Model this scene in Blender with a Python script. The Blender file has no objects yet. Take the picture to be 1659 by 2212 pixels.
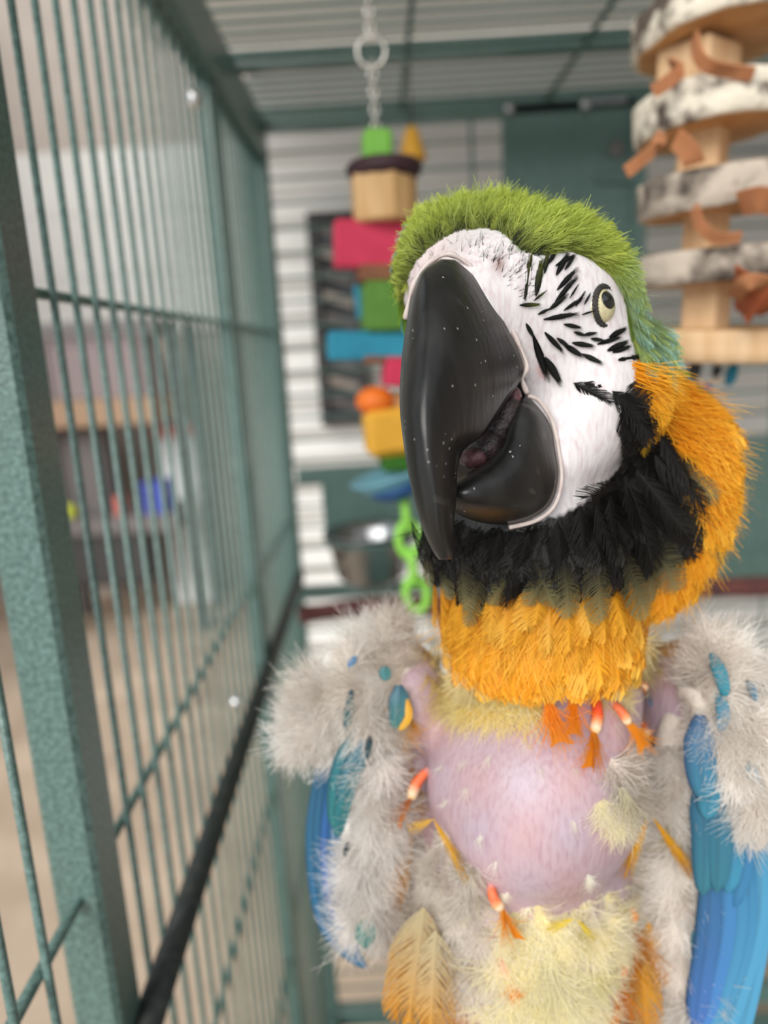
import bpy, math, random
import numpy as np
from mathutils import Vector, Matrix
from mathutils.bvhtree import BVHTree

random.seed(7)
RNG = np.random.default_rng(7)
SC = bpy.context.scene
COL = SC.collection

# ------------------------------------------------------------------ camera
FPX, CX, CY = 1665.0, 829.5, 1106.0          # focal length and centre in photo pixels
EYE = np.array([0.0, 0.0, 1.35])             # camera position, metres
def nrm(v):
    v = np.asarray(v, float)
    return v / np.linalg.norm(v)
_Y = nrm((815 - CX, CY - 750, -FPX))         # vanishing point of the cage's depth
_Z = -nrm((466, -7800, -FPX))                # vanishing point of its uprights
_Z = nrm(_Z - _Y * _Z.dot(_Y))
_X = np.cross(_Y, _Z)
M = np.array([_X, _Y, _Z])                   # camera axes -> world axes
cam_data = bpy.data.cameras.new('camera')
cam = bpy.data.objects.new('camera', cam_data)
COL.objects.link(cam)
mw = Matrix(M.tolist()).to_4x4()
mw.translation = Vector(EYE)
cam.matrix_world = mw
cam_data.sensor_fit = 'HORIZONTAL'
cam_data.sensor_width = 36.0
cam_data.lens = 36.0 * FPX / 1659.0
cam_data.clip_start = 0.01
cam_data.clip_end = 100
cam_data.dof.use_dof = True
cam_data.dof.focus_distance = 0.213
cam_data.dof.aperture_fstop = cam_data.lens / 4.3
SC.camera = cam

# ------------------------------------------------------------------ light
world = bpy.data.worlds.new('world')
SC.world = world
world.use_nodes = True
wn = world.node_tree
bgn = wn.nodes['Background']
bgn.inputs[0].default_value = (0.93, 0.97, 1.0, 1)
bgn.inputs[1].default_value = 0.70
sun_d = bpy.data.lights.new('sun_offscreen', 'SUN')
sun_d.energy = 3.0
sun_d.angle = math.radians(40)
sun_d.color = (1.0, 0.97, 0.92)
sun = bpy.data.objects.new('sun_offscreen', sun_d)
COL.objects.link(sun)
sun.rotation_euler = Vector((0.38, 0.84, -0.52)).to_track_quat('-Z', 'Y').to_euler()
SC.view_settings.view_transform = 'Standard'
SC.view_settings.look = 'None'
SC.view_settings.gamma = 1.0
SC.view_settings.exposure = 0.30
SC.view_settings.use_curve_mapping = False

# ------------------------------------------------------------------ helpers
def ray(px, py):
    return M @ np.array([(px - CX) / FPX, (CY - py) / FPX, -1.0])
def P(px, py, z):                             # photo pixel + camera depth -> world point
    return EYE + ray(px, py) * z
def on(px, py, ax, val):                      # photo pixel on the plane axis = val (relative to EYE)
    r = ray(px, py)
    return EYE + r * (val / r[ax])
def to_px(p):
    c = (np.asarray(p) - EYE) @ M
    return CX - FPX * c[..., 0] / c[..., 2], CY + FPX * c[..., 1] / c[..., 2], -c[..., 2]
def lin(h):
    h = h.lstrip('#')
    c = [int(h[i:i + 2], 16) / 255 for i in (0, 2, 4)]
    return np.array([x / 12.92 if x <= .04045 else ((x + .055) / 1.055) ** 2.4 for x in c])

def mesh_obj(name, verts, faces, mat, parent=None, col=None, smooth=True):
    me = bpy.data.meshes.new(name)
    verts = np.asarray(verts, float)
    if isinstance(faces, np.ndarray):
        k = faces.shape[1]
        me.vertices.add(len(verts))
        me.vertices.foreach_set('co', verts.ravel())
        me.loops.add(faces.size)
        me.loops.foreach_set('vertex_index', faces.ravel().astype(np.int32))
        me.polygons.add(len(faces))
        me.polygons.foreach_set('loop_start', np.arange(0, faces.size, k, dtype=np.int32))
        me.update(calc_edges=True)
    else:
        me.from_pydata(verts.tolist(), [], faces)
    if col is not None:
        a = me.color_attributes.new('Col', 'FLOAT_COLOR', 'POINT')
        c4 = np.ones((len(verts), 4), np.float32)
        c4[:, :3] = col
        a.data.foreach_set('color', c4.ravel())
    if smooth:
        me.polygons.foreach_set('use_smooth', np.ones(len(me.polygons), bool))
    if mat:
        me.materials.append(mat)
    o = bpy.data.objects.new(name, me)
    COL.objects.link(o)
    if parent is not None:
        o.parent = parent
        bpy.context.view_layer.update() if False else None
    return o

def thing(name, label, cat, loc=(0, 0, 0), group=None):
    o = bpy.data.objects.new(name, None)
    COL.objects.link(o)
    o.empty_display_size = 0.02
    o['label'] = label
    o['category'] = cat
    if group:
        o['group'] = group
    return o
def tag(o, label=None, cat=None, group=None, kind=None):
    if label: o['label'] = label
    if cat: o['category'] = cat
    if group: o['group'] = group
    if kind: o['kind'] = kind
    return o

class MB:                                      # mesh collector
    def __init__(self):
        self.v = []; self.f = []
    def add(self, v, f):
        b = len(self.v)
        self.v += [tuple(map(float, q)) for q in v]
        self.f += [tuple(i + b for i in q) for q in f]
        return self
    def box(self, c, s, R=None, bev=0.0):
        c = np.array(c, float); s = np.array(s, float) / 2
        if bev <= 0:
            v = np.array([[x, y, z] for x in (-1, 1) for y in (-1, 1) for z in (-1, 1)]) * s
            f = [(0, 1, 3, 2), (4, 6, 7, 5), (0, 4, 5, 1), (2, 3, 7, 6), (0, 2, 6, 4), (1, 5, 7, 3)]
        else:                                  # chamfered box
            v = []; idx = {}
            for x in (-1, 1):
                for y in (-1, 1):
                    for z in (-1, 1):
                        for a in range(3):
                            q = np.array([x, y, z]) * s
                            for b in range(3):
                                if b != a: q[b] -= np.sign(q[b]) * bev
                            idx[(x, y, z, a)] = len(v); v.append(q)
            v = np.array(v); f = []
            for a in range(3):
                b, c2 = [k for k in range(3) if k != a]
                for sg in (-1, 1):
                    ring = []
                    for (u, w) in ((-1, -1), (1, -1), (1, 1), (-1, 1)):
                        k = [0, 0, 0]; k[a] = sg; k[b] = u; k[c2] = w
                        ring.append(idx[(*k, a)])
                    f.append(tuple(ring))
                for u in (-1, 1):
                    for w in (-1, 1):
                        k0 = [0, 0, 0]; k1 = [0, 0, 0]
                        k0[a] = -1; k1[a] = 1; k0[b] = k1[b] = u; k0[c2] = k1[c2] = w
                        f.append((idx[(*k0, b)], idx[(*k1, b)], idx[(*k1, c2)], idx[(*k0, c2)]))
            for x in (-1, 1):
                for y in (-1, 1):
                    for z in (-1, 1):
                        f.append(tuple(idx[(x, y, z, a)] for a in range(3)))
        if R is not None: v = v @ np.array(R).T
        return self.add(v + c, f)
    def tube(self, pts, r, n=8, cap=True, closed=False):
        pts = [np.array(p, float) for p in pts]
        m = len(pts)
        rr = r if hasattr(r, '__len__') else [r] * m
        v = []; f = []
        up = None
        for i in range(m):
            if closed: t = pts[(i + 1) % m] - pts[i - 1]
            else: t = pts[min(i + 1, m - 1)] - pts[max(i - 1, 0)]
            t = t / (np.linalg.norm(t) + 1e-12)
            if up is None:
                up = np.array([0, 0, 1.0]) if abs(t[2]) < .9 else np.array([1.0, 0, 0])
            a = np.cross(t, up); a /= np.linalg.norm(a) + 1e-12
            b = np.cross(a, t); up = b
            for k in range(n):
                an = 2 * math.pi * k / n
                v.append(pts[i] + (a * math.cos(an) + b * math.sin(an)) * rr[i])
        for i in range(m if closed else m - 1):
            j = (i + 1) % m
            for k in range(n):
                l = (k + 1) % n
                f.append((i * n + k, i * n + l, j * n + l, j * n + k))
        if cap and not closed:
            f.append(tuple(reversed(range(n))))
            f.append(tuple(range((m - 1) * n, m * n)))
        return self.add(v, f)
    def lathe(self, c, prof, n=24, R=None, wob=None):
        v = []; f = []
        for (r, z) in prof:
            for k in range(n):
                a = 2 * math.pi * k / n
                q = r * (wob[k % len(wob)] if wob else 1)
                v.append((q * math.cos(a), q * math.sin(a), z))
        m = len(prof)
        for i in range(m - 1):
            for k in range(n):
                l = (k + 1) % n
                f.append((i * n + k, i * n + l, (i + 1) * n + l, (i + 1) * n + k))
        f.append(tuple(reversed(range(n)))); f.append(tuple(range((m - 1) * n, m * n)))
        v = np.array(v)
        if R is not None: v = v @ np.array(R).T
        return self.add(v + np.array(c), f)
    def ball(self, c, r, n=12, m=8, R=None):
        r = np.array(r if hasattr(r, '__len__') else [r] * 3, float)
        v = []; f = []
        for i in range(m + 1):
            th = math.pi * (i + .02) / (m + .04)
            for k in range(n):
                ph = 2 * math.pi * k / n
                v.append((math.sin(th) * math.cos(ph), math.sin(th) * math.sin(ph), math.cos(th)))
        for i in range(m):
            for k in range(n):
                l = (k + 1) % n
                f.append((i * n + k, (i + 1) * n + k, (i + 1) * n + l, i * n + l))
        v = np.array(v) * r
        if R is not None: v = v @ np.array(R).T
        return self.add(v + np.array(c), f)
    def build(self, name, mat, parent=None, smooth=False):
        return mesh_obj(name, self.v, self.f, mat, parent, smooth=smooth)

def rotz(a):
    c, s = math.cos(a), math.sin(a)
    return np.array([[c, -s, 0], [s, c, 0], [0, 0, 1]])
def roty(a):
    c, s = math.cos(a), math.sin(a)
    return np.array([[c, 0, s], [0, 1, 0], [-s, 0, c]])
def rotx(a):
    c, s = math.cos(a), math.sin(a)
    return np.array([[1, 0, 0], [0, c, -s], [0, s, c]])

# ------------------------------------------------------------------ materials
def material(name, base, rough=.5, metal=0, noise=None, bump=None, spec=.5, coat=0, sss=0, vcol=False, trans=0):
    """noise=(scale, colour2, contrast_lo, contrast_hi[, stretch])  bump=(scale, strength, distance[, stretch])"""
    m = bpy.data.materials.new(name)
    m.use_nodes = True
    nt = m.node_tree; N = nt.nodes; L = nt.links
    b = N['Principled BSDF']
    b.inputs['Roughness'].default_value = rough
    b.inputs['Metallic'].default_value = metal
    b.inputs['Specular IOR Level'].default_value = spec
    b.inputs['Coat Weight'].default_value = coat
    tc = N.new('ShaderNodeTexCoord')
    def tex(scale, stretch=None, detail=6):
        t = N.new('ShaderNodeTexNoise')
        t.inputs['Scale'].default_value = scale
        t.inputs['Detail'].default_value = detail
        src = tc.outputs['Object']
        if stretch:
            mp = N.new('ShaderNodeMapping')
            mp.inputs['Scale'].default_value = stretch
            L.new(src, mp.inputs['Vector']); src = mp.outputs['Vector']
        L.new(src, t.inputs['Vector'])
        return t
    colsock = None
    if vcol:
        a = N.new('ShaderNodeVertexColor'); a.layer_name = 'Col'
        colsock = a.outputs['Color']
    elif base is not None:
        b.inputs['Base Color'].default_value = (*lin(base), 1)
    if noise:
        t = tex(noise[0], noise[4] if len(noise) > 4 else None)
        r = N.new('ShaderNodeValToRGB')
        r.color_ramp.elements[0].position = noise[2]; r.color_ramp.elements[1].position = noise[3]
        L.new(t.outputs['Fac'], r.inputs['Fac'])
        mix = N.new('ShaderNodeMix'); mix.data_type = 'RGBA'
        L.new(r.outputs['Color'], mix.inputs['Factor'])
        if colsock is not None:
            L.new(colsock, mix.inputs['A']); mix.blend_type = 'MULTIPLY'
            mix.inputs['B'].default_value = (*lin(noise[1]), 1)
        else:
            mix.inputs['A'].default_value = (*lin(base), 1); mix.inputs['B'].default_value = (*lin(noise[1]), 1)
        colsock = mix.outputs['Result']
    if colsock is not None: L.new(colsock, b.inputs['Base Color'])
    if bump:
        t = tex(bump[0], bump[3] if len(bump) > 3 else None, 4)
        bp = N.new('ShaderNodeBump')
        bp.inputs['Strength'].default_value = bump[1]; bp.inputs['Distance'].default_value = bump[2]
        L.new(t.outputs['Fac'], bp.inputs['Height']); L.new(bp.outputs['Normal'], b.inputs['Normal'])
    if sss:
        b.inputs['Subsurface Weight'].default_value = sss
        b.inputs['Subsurface Radius'].default_value = (.004, .002, .0012)
        b.inputs['Subsurface Scale'].default_value = 1.0
    if trans:
        tr = N.new('ShaderNodeBsdfTranslucent'); ms = N.new('ShaderNodeMixShader')
        ms.inputs[0].default_value = trans
        if colsock is not None: L.new(colsock, tr.inputs['Color'])
        else: tr.inputs['Color'].default_value = (*lin(base), 1)
        L.new(b.outputs[0], ms.inputs[1]); L.new(tr.outputs[0], ms.inputs[2])
        L.new(ms.outputs[0], N['Material Output'].inputs['Surface'])
    return m

MAT = dict(
    coat_paint=material('hammered_green_paint', '#435c56', .30, 0, (420, '#67837d', .35, .7), (700, .35, .0006), .6),
    dark_rod=material('dark_dirty_rod', '#1f2725', .5, 0, (150, '#3d3f3b', .45, .75), (300, .3, .0006)),
    chrome=material('polished_steel', '#f2f4f5', .22, 1.0),
    steel=material('brushed_bowl_steel', '#b9bcbf', .25, 1.0, (30, '#8f9294', .3, .8)),
    chain=material('chain_steel', '#d8d4cc', .3, .8),
    siding=material('white_corrugated_metal', '#dad9d6', .55, 0, (3, '#cfceca', .3, .7), (40, .05, .002)),
    ceil=material('white_corrugated_roof', '#f0f1ee', .6, 0, (4, '#e4e5e2', .3, .7)),
    beige=material('beige_wall_paint', '#aa9f96', .7, 0, (5, '#9d928a', .3, .7)),
    tan_floor=material('tan_stone_floor', '#c6b29d', .8, 0, (3, '#a99582', .35, .65), (60, .2, .003)),
    black_frame=material('dark_window_frame', '#2b2a2a', .5),
    glass=material('dark_window_glass', '#3c3f41', .08),
    beak=None,
    red=material('pink_red_dyed_wood', '#d7355a', .55, 0, (50, '#c62a4c', .3, .7)),
    green_bead=material('green_plastic_bead', '#7fc34a', .35),
    dgreen=material('green_dyed_wood', '#5c8c32', .6, 0, (50, '#4d7a2b', .3, .7)),
    leafgreen=material('dark_leaf_green_wood', '#2f6a12', .6),
    teal=material('teal_dyed_wood', '#2593b0', .55, 0, (50, '#1f7f9c', .3, .7)),
    orange=material('orange_dyed_wood', '#f07820', .5),
    yellow=material('yellow_dyed_wood', '#e9b23a', .55, 0, (50, '#dca030', .3, .7)),
    lblue=material('pale_blue_plastic', '#6fa6b8', .4),
    navy=material('navy_blue_plastic', '#1d4d80', .4),
    lime=material('lime_green_plastic', '#9be25a', .35),
    plum=material('dark_plum_wood', '#3a2028', .6),
    tanwood=material('pale_corrugated_wood', '#dcb582', .7, 0, (40, '#c49a63', .35, .7, (4, 4, .4)), (90, .4, .002, (3, 3, .2))),
    brown=material('brown_wood', '#8a5a3c', .7, 0, (40, '#704530', .3, .7)),
    redperch=material('reddish_bark_perch', '#6e3c38', .8, 0, (35, '#4a2f2f', .35, .7), (80, .6, .003)),
    perch=material('brown_wood_perch', '#6b4c38', .8, 0, (35, '#4f3829', .35, .7), (80, .6, .003)),
    bark=material('mottled_birch_bark', '#e6ddcb', .85, 0, (55, '#5d5148', .50, .62), (120, .8, .003)),
    barkdark=material('mottled_grey_bark', '#c0b3a4', .9, 0, (50, '#51473f', .42, .60), (120, .8, .003)),
    cutwood=material('cut_wood_face', '#c99f6e', .75, 0, (60, '#b28655', .3, .7)),
    palewood=material('pale_block_wood', '#dfbf98', .75, 0, (25, '#cda77c', .3, .7, (5, 5, .6))),
    leather=material('orange_brown_leather', '#bd8158', .8, 0, (60, '#a56a44', .3, .7)),
    rust=material('rust_brown_leather', '#a0562f', .8, 0, (60, '#8a3f20', .3, .7)),
    trimboard=material('off_white_board', '#cfcdc9', .6, 0, (4, '#c2c0bb', .3, .7)),
    white=material('bright_white_vinyl', '#f2f4f5', .4),
    shelfwood=material('tan_shelf_wood', '#a3876e', .7),
    greyplastic=material('grey_plastic', '#6f6a6a', .6),
    darkplastic=material('dark_grey_plastic', '#3b3a3b', .6),
    mauve=material('mauve_grey_fabric', '#8d8081', .8),
    bluebin=material('blue_bin_plastic', '#3d4fb0', .5),
    coral=material('coral_plastic', '#e07a6c', .5),
    limeball=material('lime_yellow_rubber', '#c9d33c', .5),
)

# ------------------------------------------------------------------ setting
def W(x, y, z):                                # relative to the eye -> world
    return np.array([x, y, z]) + EYE
BACK_Y, FAR_Y, CEIL_Z = 1.85, 4.4, 0.64
def setting(name, mb, mat, parent=None, smooth=False):
    o = mb.build(name, mat, parent, smooth)
    if parent is None: o['kind'] = 'structure'
    return o
fl = setting('floor', MB().box((0.0, 2.0, -0.03), (6.0, 7.0, 0.06)), MAT['tan_floor'])
def corrugated(x0, x1, a0, a1, pitch, amp, fn, th=.002):
    n = int((a1 - a0) / pitch * 14)
    v = []; f = []
    for i in range(n + 1):
        a = a0 + (a1 - a0) * i / n
        o = amp * math.sin(2 * math.pi * (a - a0) / pitch)
        for x in (x0, x1):
            v.append(fn(x, a, o)); v.append(fn(x, a, o - th))
    for i in range(n):
        b = i * 4
        f += [(b, b + 2, b + 6, b + 4), (b + 1, b + 5, b + 7, b + 3)]
    f += [(0, 1, 3, 2), (n * 4, n * 4 + 2, n * 4 + 3, n * 4 + 1)]
    return MB().add(v, f)
H0 = 1.35 + CEIL_Z
wb = setting('wall_back', corrugated(-.25, 2.2, 0.0, H0 - .02, .068, .010, lambda x, a, o: (x, BACK_Y - o, a)), MAT['siding'], None, True)
ce = setting('ceiling', corrugated(-.45, 1.3, .10, BACK_Y + .02, .068, .010, lambda x, a, o: (x, a, H0 + .03 + o)), MAT['ceil'], None, True)
wf = setting('wall_far', MB().box((-.6, FAR_Y + .05, 1.9), (4.6, .1, 3.8)), MAT['beige'])
wr = setting('added_shade_wall', MB().box((1.25, .3, H0 / 2), (.1, 3.1, H0)), MAT['beige'])  # unseen wall, added to darken the cage from the right
wl = setting('wall_left', MB().box((-2.85, 2.9, 1.9), (.1, 3.0, 3.8)), MAT['beige'])
for zc in (0.30, .62, .94):                    # white boards on the far wall
    t_ = MB().box((-1.35, FAR_Y - .012, 1.35 + zc), (1.9, .03, .318), bev=.002).build('trim_1', MAT['trimboard']); t_['kind'] = 'structure'

# dark window in the back wall
a = on(672, 470, 1, BACK_Y - .03); b = on(790, 905, 1, BACK_Y - .03)
wx, wz = (a[0] + b[0]) / 2, (a[2] + b[2]) / 2
ww, wh = abs(b[0] - a[0]), abs(a[2] - b[2])
win = MB().box((wx, BACK_Y - .012, wz), (ww, .02, wh)).build('window_1', MAT['glass']); win['kind'] = 'structure'
for sx in (-1, 1):
    MB().box((wx + sx * ww / 2, BACK_Y - .03, wz), (.022, .03, wh + .02), bev=.003).build('window_frame', MAT['black_frame'], win)
for sz in (-1, 1):
    MB().box((wx, BACK_Y - .03, wz + sz * wh / 2), (ww, .03, .022), bev=.003).build('window_frame', MAT['black_frame'], win)
for k in range(9):                             # tilted slats standing in for a soft beige reflection on the glass
    MB().box((wx + .004, BACK_Y - .026, wz + wh * (-.42 + k * .105)), (ww * .8, .012, .018), rotx(.5) @ roty(.35), .002).build('reflection_slat', MAT['beige'] if k % 2 else MAT['greyplastic'], win)

# ------------------------------------------------------------------ bird cage
XL, XR, YB, YF, ZT, ZB = -0.14, 0.76, 1.10, -0.16, 0.30, -1.10
cage = thing('bird_cage', 'tall hammered green metal bird cage surrounding the macaw', 'cage')
g = MAT['coat_paint']
def bar(name, p, q, r=.0024, n=8, mat=g, par=cage):
    return MB().tube([W(*p), W(*q)], r, n).build(name, mat, par, smooth=True)
def post(name, x, y, z0, z1, sx, sy, mat=g):
    return MB().box(W(x, y, (z0 + z1) / 2), (sx, sy, z1 - z0), bev=.0025).build(name, mat, cage)
# posts: near left, middle left, corners
post('post', XL - .009, .3165, -1.34, ZT, .022, .028)
post('post', XL - .008, .795, ZB, ZT, .016, .026)
post('corner_post', XL - .004, YB + .004, -1.34, ZT, .026, .026)
post('corner_post', XR, YB + .004, -1.34, ZT, .026, .026)
post('corner_post', XL - .009, YF, -1.34, ZT, .022, .022)
post('corner_post', XR, YF, -1.34, ZT, .026, .026)
# roof frame
def rail(name, p, q, sx, sz, mat=g):
    p = np.array(p); q = np.array(q)
    d = q - p; c = (p + q) / 2
    s = [sx, sx, sz]; k = int(np.argmax(np.abs(d))); s[k] = abs(d[k])
    return MB().box(W(*c), s, bev=.002).build(name, mat, cage)
rail('roof_rail', (XL - .004, YF, ZT - .022), (XL - .004, YB, ZT - .022), .026, .05)
rail('roof_rail', (XR, YF, ZT), (XR, YB, ZT), .026, .03)
rail('roof_rail', (XL, YB + .004, ZT - .001), (XR, YB + .004, ZT - .001), .024, .028)
rail('roof_rail', (XL, YF, ZT), (XR, YF, ZT), .024, .028)
rail('roof_rail', (XL, .915, ZT + .008), (XR, .915, ZT + .008), .022, .018)
rail('base_rail', (XL - .004, YF, ZB), (XL - .004, YB, ZB), .026, .03)
rail('base_rail', (XR, YF, ZB), (XR, YB, ZB), .026, .03)
rail('base_rail', (XL, YB, ZB), (XR, YB, ZB), .026, .03)
rail('base_rail', (XL, YB + .004, -.352), (XR, YB + .004, -.352), .02, .018)
MB().box(W((XL + XR) / 2, (YF + YB) / 2, ZB - .05), (XR - XL, YB - YF, .02), bev=.004).build('tray', MAT['coat_paint'], cage)
# left side uprights
y = .360
while y < YB - .02:
    if abs(y - .795) > .016: bar('upright_bar', (XL - .004, y, ZB), (XL - .004, y, ZT - .04), .0019)
    y += .0265
y = .260
while y > YF + .02:
    bar('upright_bar', (XL - .004, y, ZB), (XL - .004, y, ZT - .04), .0019); y -= .0272
# left cross wires inside the uprights, and the thick dark rod
for z in (.032, -.235, -.48, -.70):
    bar('cross_bar', (XL - .0086, YF, z), (XL - .0086, YB, z), .0026)
MB().tube([W(XL + .006, .316, -.322), W(XL + .006, YB - .01, -.322)], .0078, 12).build('side_rod', MAT['dark_rod'], cage, smooth=True)
# roof bars run across; two cross wires below them run to the back
y = .30
while y < YB:
    bar('roof_bar', (XL, y, ZT + .010), (XR, y, ZT + .010), .0020); y += .0272
for px, py in ((880, 100), (1262, 95)):
    q = on(px, py, 2, ZT + .004) - EYE
    bar('roof_cross_bar', (q[0], YF, ZT + .004), (q[0], YB, ZT + .004), .0030)
# back bars
z = ZT - .04
while z > ZB + .02:
    bar('back_bar', (XL, YB + .004, z), (XR, YB + .004, z), .0019); z -= .032
for x in (.06, .36, .56):
    bar('back_cross_bar', (x, YB + .008, ZB), (x, YB + .008, ZT - .01), .0022)
# solid plates, door posts and feeder doors in the back
def backrect(name, x0, y0, x1, y1, mat, dy=0, t=.004):
    a = on(x0, y0, 1, YB - dy); b = on(x1, y1, 1, YB - dy)
    c = (a + b) / 2
    return MB().box((c[0], c[1], c[2]), (abs(b[0] - a[0]), t, abs(a[2] - b[2])), bev=.001).build(name, mat, cage)
d1 = backrect('feeder_door', 1082, 228, 1372, 905, MAT['coat_paint'], .006)
backrect('door_post', 1012, 236, 1040, 900, MAT['coat_paint'], .004, .012)
backrect('door_post', 1366, 222, 1388, 905, MAT['coat_paint'], .012, .012)
backrect('feeder_door', 692, 1022, 990, 1130, MAT['coat_paint'], .006)
backrect('feeder_door', 1500, 955, 1800, 1250, MAT['coat_paint'], .006)
backrect('door_rail', 640, 1012, 1000, 1022, MAT['coat_paint'], .004, .01)
q = on(1332, 322, 1, YB - .012)
MB().ball(q, (.010, .006, .010)).build('lock_knob', MAT['greyplastic'], cage, True)
q = on(1330, 385, 1, YB - .012)
MB().box(q, (.05, .008, .012), bev=.002).build('latch', MAT['coat_paint'], cage)
for (px, py) in ((1100, 235), (1265, 225)):
    q = on(px, py, 1, YB - .014); MB().ball(q, (.008, .006, .008)).build('bolt', MAT['steel'], cage, True)
q = on(1310, 218, 1, YB - .014)
MB().box(q, (.055, .006, .008), bev=.002).build('hinge_pin', MAT['steel'], cage)
for (px, py, xx, r) in ((421, 214, XL + .006, .0085), (511, 1516, XL + .006, .0065)):
    q = on(px, py, 0, xx)
    MB().ball(q, (.006, r, r), 18, 12).build('bolt', MAT['chrome'], cage, True)

# feeding bowls behind
def bowl(px, py, wpx, hpx, label):
    yy = YB - .10
    c = on(px, py, 1, yy)
    r = wpx / FPX * yy / 2 * 1.0
    hh = hpx / FPX * yy
    o = MB().lathe(c, [(r * .55, -hh / 2), (r * .8, -hh * .35), (r * .97, hh * .35), (r * 1.06, hh * .5), (r * 1.08, hh * .47),
                       (r * 1.0, hh * .43), (r * .9, hh * .3), (r * .7, -hh * .35), (.001, -hh * .40)], 36).build('food_bowl', MAT['steel'], None, True)
    tag(o, label, 'bowl')
    ring = MB()
    pts = [c + np.array([r * 1.02 * math.cos(t), r * 1.02 * math.sin(t), hh * .36]) for t in np.linspace(0, 2 * math.pi, 32, endpoint=False)]
    ring.tube(pts, .003, 6, closed=True)
    ring.tube([c + np.array([0, r * 1.02, hh * .36]), np.array([c[0], EYE[1] + YB, c[2] + hh * .36])], .003, 6)
    ring.build('bowl_holder', g, cage, True)
bowl(800, 1200, 190, 120, 'round steel food bowl beneath the small green feeder door')

# reddish perch at the back, running across the cage
a = on(592, 1332, 1, 1.0) - EYE; b = on(1640, 1262, 1, 1.0) - EYE
pts = []
for i in range(28):
    t = i / 27
    pts.append(W(XL + .012 + (XR - XL - .02) * t, 1.0 + .004 * math.sin(9 * t), a[2] + (b[2] - a[2]) * t + .004 * math.sin(14 * t)))
rr = [.0135 * (1 + .10 * math.sin(17 * i) + .07 * math.sin(5.3 * i)) for i in range(28)]
o = MB().tube(pts, rr, 14).build('wooden_perch', MAT['redperch'], None, True)
tag(o, 'reddish brown branch perch crossing behind the macaw', 'perch')

# ------------------------------------------------------------------ coloured hanging toy
TY = .66
def tp(px, py, dy=0):
    return on(px, py, 1, TY + dy)
def chain(parent, p, q, link=.012, r=.0012, mat=None, name='chain_link', wide=.35):
    p = np.array(p); q = np.array(q)
    L = np.linalg.norm(q - p); n = max(1, int(L / (link * .72)))
    d = (q - p) / L
    a = np.cross(d, [0, 1, 0]); a /= np.linalg.norm(a); b = np.cross(d, a)
    for i in range(n):
        c = p + (q - p) * (i + .5) / n
        s = a if i % 2 else b
        pts = []
        for k in range(12):
            an = 2 * math.pi * k / 12
            pts.append(c + d * math.cos(an) * link * .5 + s * math.sin(an) * link * wide)
        MB().tube(pts, r, 6, closed=True).build(name, mat or MAT['chain'], parent, True)
toy = thing('hanging_toy', 'chewable block toy of dyed wood hanging from a steel chain', 'toy')
top = tp(793, 0); top[2] = 1.35 + ZT + .012
top[0] = tp(790, -40)[0]
chain(toy, top, tp(801, 92), .0085, .0011)
c = tp(802, 112)
MB().tube([c + .011 * np.array([math.cos(t), 0, math.sin(t)]) for t in np.linspace(0, 2 * math.pi, 20, endpoint=False)], .0016, 8, closed=True).build('ring', MAT['chain'], toy, True)
chain(toy, tp(803, 132), tp(812, 285), .0085, .0010)
MB().tube([tp(812, 285), tp(838, 1000)], .0012, 6).build('cord', MAT['plum'], toy, True)
def blk(name, x0, y0, x1, y1, mat, depth=None, tilt=0, dy=0, bev=.002):
    a = tp(x0, y0, dy); b = tp(x1, y1, dy)
    c = (a + b) / 2
    R = roty(math.radians(tilt)) @ rotz(.15)
    return MB().box(c, (abs(b[0] - a[0]), depth or .03, abs(a[2] - b[2])), R, bev).build(name, MAT[mat], toy)
blk('cube_bead', 781, 286, 846, 350, 'green_bead', .026, 2, 0, .003)
c = tp(830, 372)
MB().lathe(c, [(.024, -.006), (.029, -.003), (.031, .004), (.027, .008), (.02, .009)], 20).build('cap_disc', MAT['plum'], toy, True)
c = tp(828, 423)
MB().lathe(c, [(.025, -.021), (.027, -.019), (.0275, .017), (.026, .02)], 10, wob=[1, .94]).build('wood_block', MAT['tanwood'], toy)
blk('wood_board', 718, 484, 905, 577, 'red', .022, 3.5)
blk('wood_slat', 770, 578, 900, 608, 'brown', .03, 2)
blk('wood_block', 780, 612, 905, 712, 'dgreen', .034, 2)
blk('wood_slat', 766, 612, 790, 690, 'teal', .02, -4, .02)
blk('wood_board', 706, 722, 930, 772, 'teal', .026, 3)
blk('wood_slat', 780, 770, 920, 782, 'brown', .024, 4)
blk('wood_block', 826, 775, 900, 832, 'red', .03, 6)
c = tp(810, 866)
MB().ball(c, (.0165, .0165, .0125), 20, 12).build('wood_bead', MAT['orange'], toy, True)
blk('wood_slat', 830, 850, 910, 885, 'tanwood', .02, 2, .012)
blk('wood_block', 784, 884, 910, 978, 'yellow', .034, -3, 0, .006)
blk('wood_block', 822, 984, 900, 1012, 'leafgreen', .03, 2)
c = tp(850, 1040)
MB().lathe(c, [(.004, -.014), (.022, -.008), (.036, .006), (.037, .009), (.034, .009), (.02, -.003), (.003, -.008)], 24, roty(-.25)).build('plastic_dish', MAT['lblue'], toy, True)
MB().lathe(c + np.array([.004, -.006, -.007]), [(.002, -.009), (.018, -.005), (.026, .003), (.024, .006), (.003, .006)], 20, roty(-.25)).build('dish_foot', MAT['navy'], toy, True)
chain(toy, tp(872, 1075), tp(903, 1312), .032, .0042, MAT['lime'], 'plastic_link', .30)

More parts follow.
